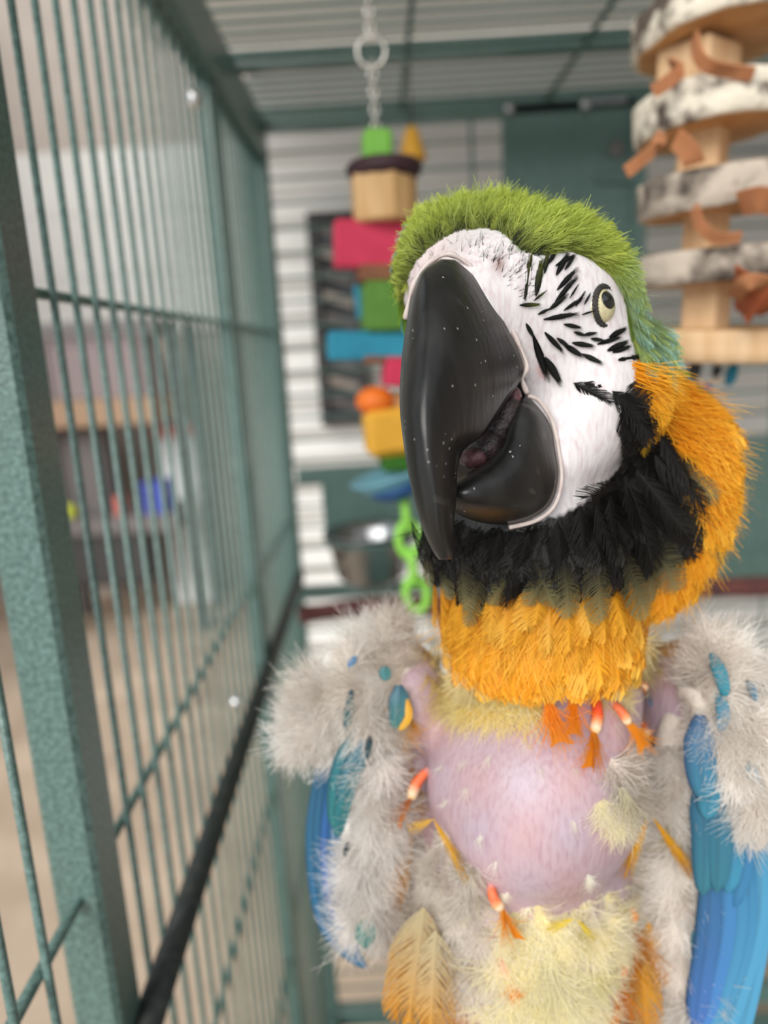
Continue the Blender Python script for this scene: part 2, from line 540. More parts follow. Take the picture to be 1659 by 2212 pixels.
# small yellow bell further back
bell = thing('toy_bell', 'small yellow plastic bell hanging behind the block toy', 'toy')
c = on(890, 305, 1, .93)
MB().lathe(c, [(.016, -.020), (.0155, -.017), (.011, -.002), (.008, .010), (.003, .016)], 18).build('bell_body', MAT['yellow'], bell, True)
MB().tube([c + np.array([0, 0, .015]), np.array([c[0], c[1], 1.35 + ZT + .01])], .001, 6).build('cord', MAT['plum'], bell, True)
MB().ball(c + np.array([0, 0, -.021]), .004).build('clapper', MAT['orange'], bell, True)

# ------------------------------------------------------------------ wood slice toy
SZ = .47
wt = thing('wood_slice_toy', 'stacked bark-edged wood slice toy with leather strips by the macaw', 'toy')
def sp(px, py, dz=0): return P(px, py, SZ + dz)
UPT = nrm(sp(1500, 0) - sp(1500, 800)); UPT = nrm(np.array([.035, -.02, 1.0]))
def frame_from(up, spin=0):
    up = nrm(up); a = nrm(np.cross([0, 1, 0], up)); b = np.cross(up, a)
    R = np.stack([a, b, up], 1)
    return R @ rotz(spin)
def slice_disc(px, py, rpx, tpx, bark, tilt=(0, 0), seed=0, side=True):
    rnd = random.Random(seed)
    wob = [1 + .035 * rnd.uniform(-1, 1) + .03 * math.sin(3 * 2 * math.pi * k / 36 + seed) for k in range(36)]
    r = rpx / FPX * SZ; t = tpx / FPX * SZ
    R = frame_from(UPT) @ rotx(tilt[0]) @ roty(tilt[1])
    c = sp(px, py, .0)
    d = MB().lathe(c, [(r * .95, -t * .5), (r * .995, -t * .45), (r, -t * .1), (r * .99, t * .2), (r * .99, t * .45), (r * .95, t * .5)], 36, R, wob).build('bark_rim', bark, wt, True)
    MB().lathe(c, [(r * .93, -t * .515), (r * .94, -t * .51), (r * .94, t * .51), (r * .93, t * .515)], 36, R, wob).build('cut_face', MAT['cutwood'], d)
def wblk(x0, y0, x1, y1, mat='palewood', spin=.5):
    a = sp(x0, y0); b = sp(x1, y1); c = (a + b) / 2
    w = np.linalg.norm(sp(x1, y0) - a) ; hh = np.linalg.norm(sp(x0, y1) - a)
    MB().box(c, (w / 1.3, w / 1.3, hh), frame_from(UPT, spin), .002).build('wood_block', MAT[mat], wt)
slice_disc(1555, 52, 182, 78, MAT['bark'], (-.10, -.10), 1)
wblk(1425, 105, 1590, 215, 'palewood', .62)
slice_disc(1540, 244, 165, 84, MAT['bark'], (-.04, -.10), 2)
wblk(1462, 270, 1575, 375, 'palewood', .9)
slice_disc(1548, 420, 165, 78, MAT['barkdark'], (.0, -.09), 3)
wblk(1478, 440, 1572, 545, 'palewood', .5)
slice_disc(1560, 578, 168, 66, MAT['barkdark'], (-.0, -.04), 4)
wblk(1475, 610, 1575, 715, 'palewood', .7)
slice_disc(1575, 742, 148, 66, MAT['palewood'], (.03, 0), 5)
c = sp(1555, 790)
topw = sp(1500, -10); MB().tube([c, np.array([topw[0], topw[1], 1.35 + ZT + .01])], .0015, 6).build('rod', MAT['chain'], wt, True)
def strip(pts, wpx, mat, th=.0009):
    P3 = [sp(x, y, d) for x, y, d in pts]
    n = 18; T = np.linspace(0, len(P3) - 1, n)
    C = []
    A = np.array(P3)
    for t in T:
        i = min(int(t), len(A) - 2); u = t - i
        p0 = A[max(i - 1, 0)]; p1 = A[i]; p2 = A[i + 1]; p3 = A[min(i + 2, len(A) - 1)]
        C.append(.5 * ((2 * p1) + (-p0 + p2) * u + (2 * p0 - 5 * p1 + 4 * p2 - p3) * u * u + (-p0 + 3 * p1 - 3 * p2 + p3) * u ** 3))
    C = np.array(C); w = wpx / FPX * SZ / 2
    v = []; f = []
    for i in range(n):
        t = nrm(C[min(i + 1, n - 1)] - C[max(i - 1, 0)])
        view = nrm(C[i] - EYE)
        s = nrm(np.cross(t, nrm(view + np.array([.3, 0, .5]))))
        nn = np.cross(s, t)
        for a, b in ((-1, -1), (1, -1), (1, 1), (-1, 1)):
            v.append(C[i] + s * a * w + nn * b * th)
    for i in range(n - 1):
        for k in range(4):
            l = (k + 1) % 4
            f.append((i * 4 + k, i * 4 + l, (i + 1) * 4 + l, (i + 1) * 4 + k))
    f += [(3, 2, 1, 0), tuple((n - 1) * 4 + k for k in range(4))]
    MB().add(v, f).build('leather_strip', MAT[mat], wt, False)
strip([(1500, 80, -.04), (1508, 120, -.05), (1535, 145, -.055), (1590, 155, -.05), (1628, 160, -.05)], 26, 'leather')
strip([(1448, 138, -.03), (1470, 150, -.045), (1445, 175, -.045), (1410, 198, -.04)], 26, 'leather')
strip([(1430, 290, -.035), (1415, 320, -.05), (1380, 350, -.055), (1352, 372, -.055)], 24, 'leather')
strip([(1460, 300, -.04), (1490, 330, -.045), (1500, 355, -.042)], 40, 'leather')
strip([(1500, 450, -.04), (1515, 490, -.05), (1550, 515, -.05), (1600, 512, -.05)], 22, 'leather')
strip([(1600, 440, -.05), (1640, 432, -.06), (1680, 440, -.06)], 50, 'leather')
strip([(1590, 620, -.045), (1640, 655, -.065), (1690, 660, -.05)], 90, 'rust')
strip([(1585, 640, -.055), (1610, 612, -.075), (1650, 610, -.075), (1690, 625, -.06)], 30, 'leather')
for (x, y, r, mt) in ((1500, 800, 24, 'darkplastic'), (1525, 850, 18, 'bluebin'), (1580, 808, 22, 'teal'), (1550, 796, 18, 'darkplastic')):
    q = sp(x, y, .02); rr_ = r / FPX * SZ
    MB().ball(q, (rr_ * .6, rr_ * .6, rr_ * 1.3), 14, 10, roty(.25)).build('plastic_bead', MAT[mt], wt, True)

# ------------------------------------------------------------------ things in the yard seen through the bars
def ground_at(px, py):                         # pixel on the floor
    r = ray(px, py); return EYE + r * (-1.35 / r[2])
# white post
p0 = on(428, 1275, 1, 4.22); p1 = on(428, 935, 1, 4.22)
vp_ = thing('vinyl_post', 'bright white vinyl post standing beyond the cage bars', 'post')
w = 92 / FPX * 4.22
MB().box((p0[0], p0[1], p1[2] / 2), (w, w * .6, p1[2]), bev=.01).build('post_body', MAT['white'], vp_)
MB().box((p0[0], p0[1], p1[2] + .02), (w * 1.15, w * .8, .05), bev=.012).build('post_cap', MAT['coral'], vp_)
# storage rack
rk = thing('storage_rack', 'cluttered wooden storage rack standing outside beyond the left bars', 'rack')
def rbox(name, x0, y0, x1, y1, mat, dep=.35, yy=3.7, par=rk):
    a = on(x0, y0, 1, yy); b = on(x1, y1, 1, yy); c = (a + b) / 2
    return MB().box((c[0], c[1] + dep / 2, c[2]), (abs(b[0] - a[0]), dep, abs(a[2] - b[2])), bev=.008).build(name, MAT[mat], par)
zt = on(200, 700, 1, 3.7)[2]
for px in (75, 380):
    q = on(px, 900, 1, 3.7); q[0] += (.03 if px > 200 else -.03); MB().box((q[0], q[1] + .02, zt / 2), (.05, .05, zt), bev=.006).build('leg', MAT['darkplastic'], rk)
    MB().box((q[0], q[1] + .36, zt / 2), (.05, .05, zt), bev=.006).build('leg', MAT['darkplastic'], rk)
rbox('shelf', 70, 872, 335, 915, 'shelfwood', .4)
rbox('shelf', 70, 700, 335, 722, 'greyplastic', .4)
rbox('shelf', 70, 1128, 385, 1148, 'greyplastic', .4)
SHELF = on(200, 1128, 1, 3.7)[2]
def yard(name, label, cat, x0, y0, x1, y1, mat, yy=3.72, dep=.25):
    a = on(x0, y0, 1, yy); b = on(x1, y1, 1, yy); c = (a + b) / 2
    m_ = MB()
    sx, sz = abs(b[0] - a[0]), abs(a[2] - b[2])
    m_.box((c[0], c[1] + dep / 2, c[2]), (sx, dep, sz), bev=min(sx, sz) * .1)
    m_.box((c[0], c[1] + dep / 2, c[2] + sz * .46), (sx * 1.06, dep * 1.06, sz * .1), bev=sz * .02)
    return tag(m_.build(name, MAT[mat]), label, cat)
yard('storage_box', 'mauve grey lidded storage box on the upper rack shelf', 'box', 90, 735, 325, 868, 'mauve')
yard('storage_box', 'dark grey lidded storage box on the middle rack shelf', 'box', 100, 935, 240, 1126, 'greyplastic', 3.86)
yard('storage_box', 'dark storage box on the floor under the rack', 'box', 120, 1165, 330, 1262, 'darkplastic')
yard('plastic_bin', 'blue plastic bin beside the grey storage box', 'bin', 303, 1045, 366, 1127, 'bluebin', 3.74, .14)
yard('coral_bucket', 'coral red plastic bucket in front of the storage rack', 'bucket', 246, 1075, 270, 1127, 'coral', 3.74, .06)
q = on(146, 1103, 1, 3.76)
q[2] = SHELF + .044
mb_ = MB().ball(q, .043, 18, 12)
tag(mb_.build('rubber_ball', MAT['limeball'], None, True), 'lime yellow rubber ball among the rack clutter', 'ball')

# ================================================================== the macaw
MAT['skin'] = material('bare_skin', None, .42, 0, (700, '#ecdfe2', .45, .75, (1, 1, .25)), (420, .5, .0008, (1, 1, .10)), .5, 0, .12, True)
MAT['beak'] = material('black_beak_keratin', '#171717', .33, 0, (26, '#3a3938', .45, .9, (3, 3, .35)), (160, .2, .0005, (3, 3, .5)), .42, .05)
def beak_dust(m):
    nt = m.node_tree; N = nt.nodes; L = nt.links
    b = N['Principled BSDF']; src = b.inputs['Base Color'].links[0].from_socket
    tc = N.new('ShaderNodeTexCoord')
    vo = N.new('ShaderNodeTexVoronoi'); vo.inputs['Scale'].default_value = 420
    L.new(tc.outputs['Object'], vo.inputs['Vector'])
    no = N.new('ShaderNodeTexNoise'); no.inputs['Scale'].default_value = 160
    L.new(tc.outputs['Object'], no.inputs['Vector'])
    lt = N.new('ShaderNodeMath'); lt.operation = 'LESS_THAN'; lt.inputs[1].default_value = .16
    L.new(vo.outputs['Distance'], lt.inputs[0])
    gt = N.new('ShaderNodeMath'); gt.operation = 'GREATER_THAN'; gt.inputs[1].default_value = .58
    L.new(no.outputs['Fac'], gt.inputs[0])
    mu = N.new('ShaderNodeMath'); mu.operation = 'MULTIPLY'; L.new(lt.outputs[0], mu.inputs[0]); L.new(gt.outputs[0], mu.inputs[1])
    st = N.new('ShaderNodeTexNoise'); st.inputs['Scale'].default_value = 60; st.inputs['Detail'].default_value = 8; st.inputs['Distortion'].default_value = 1.5
    L.new(tc.outputs['Object'], st.inputs['Vector'])
    rp = N.new('ShaderNodeValToRGB'); rp.color_ramp.elements[0].position = .62; rp.color_ramp.elements[1].position = .80
    rp.color_ramp.elements[1].color = (.35, .35, .35, 1)
    L.new(st.outputs['Fac'], rp.inputs['Fac'])
    mx = N.new('ShaderNodeMath'); mx.operation = 'MAXIMUM'; L.new(mu.outputs[0], mx.inputs[0]); L.new(rp.outputs['Color'], mx.inputs[1])
    mix = N.new('ShaderNodeMix'); mix.data_type = 'RGBA'; mix.inputs['B'].default_value = (*lin('#8d8b88'), 1)
    L.new(mx.outputs[0], mix.inputs['Factor']); L.new(src, mix.inputs['A']); L.new(mix.outputs['Result'], b.inputs['Base Color'])
    ad = N.new('ShaderNodeMath'); ad.operation = 'MULTIPLY_ADD'; ad.inputs[1].default_value = .35; ad.inputs[2].default_value = .33
    L.new(mx.outputs[0], ad.inputs[0]); L.new(ad.outputs[0], b.inputs['Roughness'])
beak_dust(MAT['beak'])
MAT['feather'] = material('feather_barbs', None, .55, 0, None, None, .3, 0, 0, True, .25)
MAT['down'] = material('soft_down', None, .8, 0, None, None, .1, 0, 0, True, .42)
MAT['vane'] = material('feather_vane', None, .42, 0, None, (1400, .25, .0004, (1, 1, .15)), .45, 0, 0, True, .10)
MAT['eye_iris'] = material('pale_yellow_iris', '#d9d0a8', .25, 0, (1500, '#bfb48a', .4, .7), None, .5, .8)
MAT['eye_pupil'] = material('black_pupil', '#06080b', .08, 0, None, None, .5, 1.0)
MAT['lid'] = material('black_eyelid', '#2a2826', .6, 0, (1500, '#4b4742', .4, .7), (2500, .8, .0006))
MAT['tongue'] = material('dark_tongue', '#2d2526', .35, 0, (500, '#4a3b3c', .4, .7), (900, .7, .0008))
MAT['flesh'] = material('pink_mouth_flesh', '#6e4a50', .3, 0, (400, '#3b2b2e', .4, .7), (900, .5, .0006))
MAT['sheath'] = material('feather_sheath', None, .45, 0, None, (900, .3, .0004), .4, 0, .2, True)
MAT['leg_skin'] = material('grey_scaly_leg', '#4a4746', .6, 0, (500, '#6a6664', .4, .6), (700, .8, .001))

bird = thing('macaw', 'partly plucked blue-and-yellow macaw with green crown and bare pink breast', 'parrot')

def inpoly(px, py, poly):
    poly = np.asarray(poly, float); x = np.asarray(px, float); y = np.asarray(py, float)
    ins = np.zeros(x.shape, bool)
    j = len(poly) - 1
    for i in range(len(poly)):
        xi, yi = poly[i]; xj, yj = poly[j]
        c = ((yi > y) != (yj > y)) & (x < (xj - xi) * (y - yi) / (yj - yi + 1e-12) + xi)
        ins ^= c; j = i
    return ins

# ---- one continuous body from smoothly joined ellipsoids: (px, py, depth, rx, ry, rz)
BLOBS = [
    (1135, 690, .262, .0345, .0335, .0360, 0),      # skull
    (1000, 690, .2375, .0140, .0205, .0200, 0),      # cere
    (945, 600, .2560, .0125, .0190, .0190, 0),
    (1345, 800, .2760, .0130, .0200, .0220, 0),
    (1075, 640, .2440, .0180, .0190, .0210, 0),
    (1255, 850, .2620, .0200, .0280, .0300, 0),     # cheek
    (1180, 985, .2600, .0180, .0185, .0270, 0),     # jaw
    (1132, 1140, .2740, .0365, .0235, .0370, 0),    # throat
    (885, 1680, .3200, .0130, .0300, .0180, 0),
    (1440, 1580, .3180, .0120, .0300, .0180, 0),
    (1355, 985, .2740, .0150, .0180, .0200, 0),     # behind the jaw
    (1045, 985, .2470, .0110, .0120, .0130, 0),     # mouth floor
    (1045, 560, .2580, .0160, .0160, .0180, 0),     # brow
    (1395, 1050, .2870, .0250, .0440, .0300, .12),  # ruff
    (1165, 1320, .2870, .0350, .0360, .0380, 0),    # neck
    (1150, 1690, .2920, .0400, .0420, .0410, 0),    # crop
    (1120, 1930, .3160, .0450, .0720, .0460, 0),    # trunk
    (1105, 2330, .3320, .0380, .0500, .0440, 0),    # belly
    (890, 1500, .3080, .0130, .0200, .0220, 0),     # shoulders
    (1480, 1500, .3080, .0150, .0220, .0220, 0),
    (1180, 1500, .2980, .0360, .0340, .0340, 0),
]
def cam_xyz(px, py, z): return np.array([(px - CX) / FPX * z, (CY - py) / FPX * z, -z])
def sdf(p, blobs, k=.009):
    d = None
    for (px, py, z, a, b, c, rot) in blobs:
        q = p - cam_xyz(px, py, z)
        if rot:
            cr, sr = math.cos(rot), math.sin(rot)
            q = np.stack([q[..., 0] * cr - q[..., 1] * sr, q[..., 0] * sr + q[..., 1] * cr, q[..., 2]], -1)
        r = np.array([a, b, c])
        k0 = np.linalg.norm(q / r, axis=-1); k1 = np.linalg.norm(q / (r * r), axis=-1) + 1e-9
        e = k0 * (k0 - 1) / k1
        if d is None: d = e
        else:
            h = np.clip(.5 + .5 * (d - e) / k, 0, 1)
            d = d * (1 - h) + e * h - k * h * (1 - h)
    return d
def surface_net(blobs, lo, hi, step, k=.009):
    ax = [np.arange(lo[i], hi[i], step) for i in range(3)]
    G = np.stack(np.meshgrid(*ax, indexing='ij'), -1)
    D = sdf(G, blobs, k)
    s = D < 0
    nx, ny, nz = D.shape
    cs = np.zeros((nx - 1, ny - 1, nz - 1), int)
    for i in (0, 1):
        for j in (0, 1):
            for l in (0, 1): cs += s[i:nx - 1 + i, j:ny - 1 + j, l:nz - 1 + l]
    act = (cs > 0) & (cs < 8)
    idx = -np.ones(act.shape, int); idx[act] = np.arange(act.sum())
    acc = np.zeros((*act.shape, 3)); cnt = np.zeros(act.shape)
    cells = np.stack(np.nonzero(act), -1)
    pos = np.zeros((len(cells), 3)); n_ = np.zeros(len(cells))
    cor = [(i, j, l) for i in (0, 1) for j in (0, 1) for l in (0, 1)]
    for a in cor:
        for b in cor:
            if sum(b) - sum(a) == 1 and all(b[t] >= a[t] for t in range(3)):
                da = D[cells[:, 0] + a[0], cells[:, 1] + a[1], cells[:, 2] + a[2]]
                db = D[cells[:, 0] + b[0], cells[:, 1] + b[1], cells[:, 2] + b[2]]
                x = (da < 0) != (db < 0)
                t = np.where(x, da / (da - db + 1e-15), 0)
                e = np.array(a) + t[:, None] * (np.array(b) - np.array(a))
                pos += np.where(x[:, None], e, 0); n_ += x
    V = (cells + pos / n_[:, None]) * step + np.array(lo)
    F = []
    for axis in range(3):
        o1, o2 = [(1, 2), (2, 0), (0, 1)][axis]
        sl = [slice(None)] * 3; sl2 = [slice(None)] * 3
        sl[axis] = slice(0, -1); sl2[axis] = slice(1, None)
        A = s[tuple(sl)]; B = s[tuple(sl2)]
        e = np.stack(np.nonzero(A != B), -1)
        ok = (e[:, o1] > 0) & (e[:, o2] > 0) & (e[:, o1] < D.shape[o1] - 1) & (e[:, o2] < D.shape[o2] - 1)
        e = e[ok]
        q = []
        for (u, w) in ((0, 0), (1, 0), (1, 1), (0, 1)):
            c = e.copy(); c[:, o1] -= u; c[:, o2] -= w
            q.append(idx[c[:, 0], c[:, 1], c[:, 2]])
        q = np.stack(q, -1)
        flip = ~A[e[:, 0], e[:, 1], e[:, 2]]
        q[flip] = q[flip][:, ::-1]
        F.append(q)
    return V, np.concatenate(F)
BV, BF = surface_net(BLOBS, (-.03, -.30, -.38), (.16, .11, -.20), .0016)
BVW = BV @ M.T + EYE
# body colours by region of the animal
FACE = [(872, 720), (868, 640), (880, 590), (905, 550), (950, 515), (985, 498), (1040, 492), (1085, 500), (1130, 545), (1170, 545), (1200, 530), (1250, 540),
        (1300, 565), (1340, 610), (1352, 660), (1365, 740), (1380, 790), (1370, 850), (1385, 930), (1390, 985), (1340, 1010), (1260, 1090), (1190, 1118), (1100, 1128), (985, 1095), (900, 1000)]
MOUTH = [(1128, 806), (1140, 862), (1105, 905), (1085, 960), (1060, 1030), (1000, 1100), (900, 1100), (900, 1000), (960, 930), (1050, 880)]
pxs, pys, dep = to_px(BVW)
col = np.zeros((len(BVW), 3))
nz = RNG.normal(size=len(BVW))[:, None]
f1 = np.sin(pxs * .031 + 1) * np.sin(pys * .027); f2 = np.sin(pxs * .017 + pys * .011)
skin = lin('#d9b9c4') * (1 - .5 * 0) + 0 * nz
mixa = np.clip(.5 + .5 * f1, 0, 1)[:, None]; mixb = np.clip(.5 + .5 * f2, 0, 1)[:, None]
col[:] = lin('#c9a8ac') * mixa + lin('#c2aebb') * (1 - mixa)
col = col * (.86 + .14 * mixb)
red = np.exp(-(((pxs - 1290) / 50) ** 2 + ((pys - 1490) / 60) ** 2))[:, None]
col = col * (1 - .5 * red) + lin('#c98a90') * .5 * red
low = np.clip((pys - 1950) / 120, 0, 1)[:, None]
col = col * (1 - .6 * low) + lin('#cfc3b4') * .6 * low
def paint(mask, c): col[mask] = lin(c)
front = dep < .275
headm = pys < 1290
paint(headm, '#35351f')
paint((pys < 800) & (pys < 2000), '#5c7424')
paint((pys > 770) & (pxs > 1340) & headm, '#c98a16')
paint((pys > 1000) & headm & (pxs < 1450), '#1d1b1a')
paint((pys >= 1290) & (pys < 1420) & (pxs < 1600), '#d99a2a')
fm = inpoly(pxs, pys, FACE) & (dep < .262)
paint(fm, '#e9e4e5')
pk = np.exp(-(((pxs - 935) / 75) ** 2 + ((pys - 590) / 110) ** 2))[:, None] * fm[:, None]
col = col * (1 - .45 * pk) + lin('#dcb7b2') * .45 * pk
for (x, y, s, c, a_) in ((1078, 572, 14, '#8a5a52', .8), (1170, 800, 12, '#d59a98', .7), (1330, 580, 20, '#e3c6cc', .5)):
    m_ = np.exp(-(((pxs - x) / s) ** 2 + ((pys - y) / (s * 1.5)) ** 2))[:, None] * fm[:, None]
    col = col * (1 - a_ * m_) + lin(c) * a_ * m_
paint(inpoly(pxs, pys, MOUTH) & (dep < .262), '#141112')
paint(inpoly(pxs, pys, [(1310, 845), (1400, 865), (1470, 960), (1530, 1080), (1480, 1170), (1350, 1180), (1350, 1010), (1385, 975), (1368, 905)]) & (dep < .29), '#161413')
backm = dep > .315
paint(backm & (pys > 1350), '#3a6f93')
body = mesh_obj('body', BVW, BF, MAT['skin'], bird, col)
BVH = BVHTree.FromPolygons([Vector(v) for v in BVW], [tuple(map(int, f)) for f in BF])
EYEV = Vector(EYE)
def hit(px, py):
    d = Vector(ray(px, py)).normalized()
    loc, n, i, dist = BVH.ray_cast(EYEV, d)
    if loc is None: return None
    n = np.array(n)
    if n @ np.array(d) > 0: n = -n
    return np.array(loc), n

def near(px, py, z=.28):                       # nearest body point to a pixel's ray
    p = P(px, py, z)
    loc, n, i, d = BVH.find_nearest(Vector(p))
    n = np.array(n)
    if n @ (p - np.array(loc)) < 0: n = -n
    return np.array(loc), n

def catmull(A, n):
    A = np.asarray(A, float); out = []
    for t in np.linspace(0, len(A) - 1, n):
        i = min(int(t), len(A) - 2); u = t - i
        p0 = A[max(i - 1, 0)]; p1 = A[i]; p2 = A[i + 1]; p3 = A[min(i + 2, len(A) - 1)]
        out.append(.5 * ((2 * p1) + (-p0 + p2) * u + (2 * p0 - 5 * p1 + 4 * p2 - p3) * u * u + (-p0 + 3 * p1 - 3 * p2 + p3) * u ** 3))
    return np.array(out)

# ---- beak: lofted sections.  row = (Lx, Ly, Rx, Ry, ridge fraction, depth L, depth ridge, depth R)
UP = [(952, 560, 982, 561, .45, .2175, .2150, .2175), (918, 580, 1022, 594, .42, .2170, .2085, .2190), (899, 612, 1053, 634, .38, .2165, .2035, .2205),
      (885, 660, 1084, 686, .34, .2155, .1990, .2225), (876, 710, 1111, 738, .31, .2140, .1955, .2245), (869, 760, 1131, 788, .29, .2120, .1930, .2260),
      (865, 806, 1124, 822, .29, .2100, .1910, .2240), (863, 850, 1098, 860, .30, .2080, .1895, .2195), (864, 890, 1072, 902, .31, .2065, .1885, .2150),
      (868, 930, 1044, 940, .33, .2050, .1880, .2100), (873, 970, 1004, 970, .40, .2040, .1880, .2050), (879, 1010, 989, 1008, .46, .2030, .1882, .2030),
      (887, 1050, 987, 1050, .48, .2025, .1890, .2020), (897, 1090, 985, 1090, .50, .2020, .1902, .2015), (909, 1130, 980, 1130, .50, .2015, .1920, .2012),
      (922, 1165, 981, 1165, .50, .2015, .1940, .2012), (936, 1192, 981, 1190, .50, .2015, .1962, .2010), (949, 1209, 975, 1208, .5, .2005, .1985, .2005)]
rows = catmull(UP, 70)
NS = 24; V = []; F_ = []
for r in rows:
    lx, ly, rx, ry, rf, zl, zm, zr = r
    ring = []
    for s in np.linspace(0, 1, NS):
        base = zl + (zr - zl) * s
        zb = zl + (zr - zl) * rf
        if s < rf: sh = math.sqrt(max(0, 1 - ((s - rf) / rf) ** 2))
        else: sh = 1 - ((s - rf) / (1 - rf)) ** 1.7
        ss = .5 - .5 * math.cos(math.pi * s) if s < 0 else s
        ring.append(P(lx + (rx - lx) * ss, ly + (ry - ly) * ss, base - (zb - zm) * sh))
    zz = max(zl, zr) + .004
    for s in (.86, .6, .35, .12):
        ring.append(P(lx + (rx - lx) * s, ly + (ry - ly) * s, zz + .002 * (1 - abs(2 * s - 1))))
    V += ring
K = NS + 4
for i in range(len(rows) - 1):
    for k in range(K):
        l = (k + 1) % K
        F_.append((i * K + k, i * K + l, (i + 1) * K + l, (i + 1) * K + k))
F_.append(tuple(reversed(range(K)))); F_.append(tuple(range((len(rows) - 1) * K, len(rows) * K)))
ub = mesh_obj('upper_beak', V, F_, MAT['beak'], bird)
# (Ux, Uy, Ox, Oy, depth U, depth O, bulge)
LO = [(1133, 858, 1146, 860, .2290, .2300, .001), (1116, 880, 1186, 912, .2265, .2320, .004), (1104, 910, 1200, 972, .2245, .2320, .006),
      (1092, 945, 1206, 1032, .2225, .2315, .008), (1075, 975, 1192, 1086, .2205, .2300, .0095), (1045, 1002, 1155, 1117, .2185, .2280, .0105),
      (1010, 1022, 1100, 1132, .2165, .2260, .0105), (982, 1040, 1045, 1130, .2150, .2240, .0090), (955, 1052, 1000, 1116, .2150, .2230, .0065), (935, 1060, 960, 1092, .2170, .2220, .0030)]
rows = catmull(LO, 44); V = []; F_ = []; NS = 18
for r in rows:
    ux, uy, ox, oy, zu, zo, bl = r
    for s in np.linspace(0, 1, NS):
        sh = math.sin(math.pi * min(1, s) ** .85) ** .8 if 0 < s < 1 else 0
        V.append(P(ux + (ox - ux) * s, uy + (oy - uy) * s, zu + (zo - zu) * s - bl * sh))
    for s in (.85, .5, .15):
        V.append(P(ux + (ox - ux) * s, uy + (oy - uy) * s, max(zu, zo) + .004))
K = NS + 3
for i in range(len(rows) - 1):
    for k in range(K):
        l = (k + 1) % K
        F_.append((i * K + k, i * K + l, (i + 1) * K + l, (i + 1) * K + k))
F_.append(tuple(reversed(range(K)))); F_.append(tuple(range((len(rows) - 1) * K, len(rows) * K)))
lb = mesh_obj('lower_beak', V, F_, MAT['beak'], bird)
# pale skin rim hugging the beak base, tongue and mouth flesh
rim = [(1139, 850, .2275), (1128, 818, .2262), (1138, 790, .2262), (1118, 738, .2246), (1090, 684, .2227), (1060, 631, .2207), (1027, 586, .2190), (990, 556, .2177), (962, 550, .2172), (925, 570, .2170), (899, 603, .2175), (884, 648, .2185), (876, 690, .2200)]
RP = catmull(np.array([P(x, y, z + .0022) for x, y, z in rim]), 60)
MB().tube(RP, [.0007 + .0002 * math.sin(i * .9) for i in range(60)], 8).build('beak_rim', MAT['skin'], bird, True)
rim2 = [(1140, 855, .2300), (1165, 866, .2310), (1193, 910, .2322), (1207, 972, .2322), (1213, 1034, .2317), (1198, 1091, .2302), (1158, 1124, .2283), (1100, 1139, .2263)]
RP = catmull(np.array([P(x, y, z + .0008) for x, y, z in rim2]), 40)
MB().tube(RP, .0007, 8).build('beak_rim', MAT['skin'], bird, True)
for o in bird.children:
    if o.name.startswith('beak_rim'):
        a_ = o.data.color_attributes.new('Col', 'FLOAT_COLOR', 'POINT')
        a_.data.foreach_set('color', np.tile(np.append(lin('#d6c8c2'), 1), len(o.data.vertices)).astype(np.float32))
RC = M @ np.diag([1, 1, 1])
tg = MB().ball(P(1083, 912, .2300), (.0050, .0095, .006), 18, 12, RC @ rotz(-.45)).ball(P(1050, 968, .2275), (.0050, .0060, .006), 14, 10, RC @ rotz(-.8))
tg.build('tongue', MAT['tongue'], bird, True)
MB().ball(P(1022, 990, .2240), (.0042, .0032, .004), 14, 10, RC).ball(P(1108, 858, .2300), (.0026, .0034, .004), 12, 8, RC).build('mouth_flesh', MAT['flesh'], bird, True)

# ---- eye
eh, en = hit(1310, 661)
en = nrm(en + .30 * M[:, 0])
er = .0067
ec = eh - en * .0046
a = nrm(np.cross([0, 0, 1], en)); b = np.cross(en, a)
ER = np.stack([a, b, en], 1)
eye = MB().ball(ec, er, 32, 24, ER).build('eye', MAT['eye_iris'], bird, True)
look = nrm(en + (-.22) * a * 0 + .20 * b + .0 * M[:, 0] - .22 * M[:, 0])
a2 = nrm(np.cross([0, 0, 1], look)); b2 = np.cross(look, a2)
prof = [(er * 1.015 * math.sin(t), er * 1.015 * math.cos(t)) for t in np.linspace(.42, .01, 8)]
MB().lathe(ec, prof, 28, np.stack([a2, b2, look], 1)).build('pupil', MAT['eye_pupil'], eye, True)
ring = [ec + en * er * .58 + (a * math.cos(t) * .0053 + b * math.sin(t) * .0058) for t in np.linspace(0, 2 * math.pi, 64, endpoint=False)]
MB().tube(ring, [.00085 + .0002 * (i % 2) for i in range(64)], 8, closed=True).build('eyelid', MAT['lid'], eye, True)

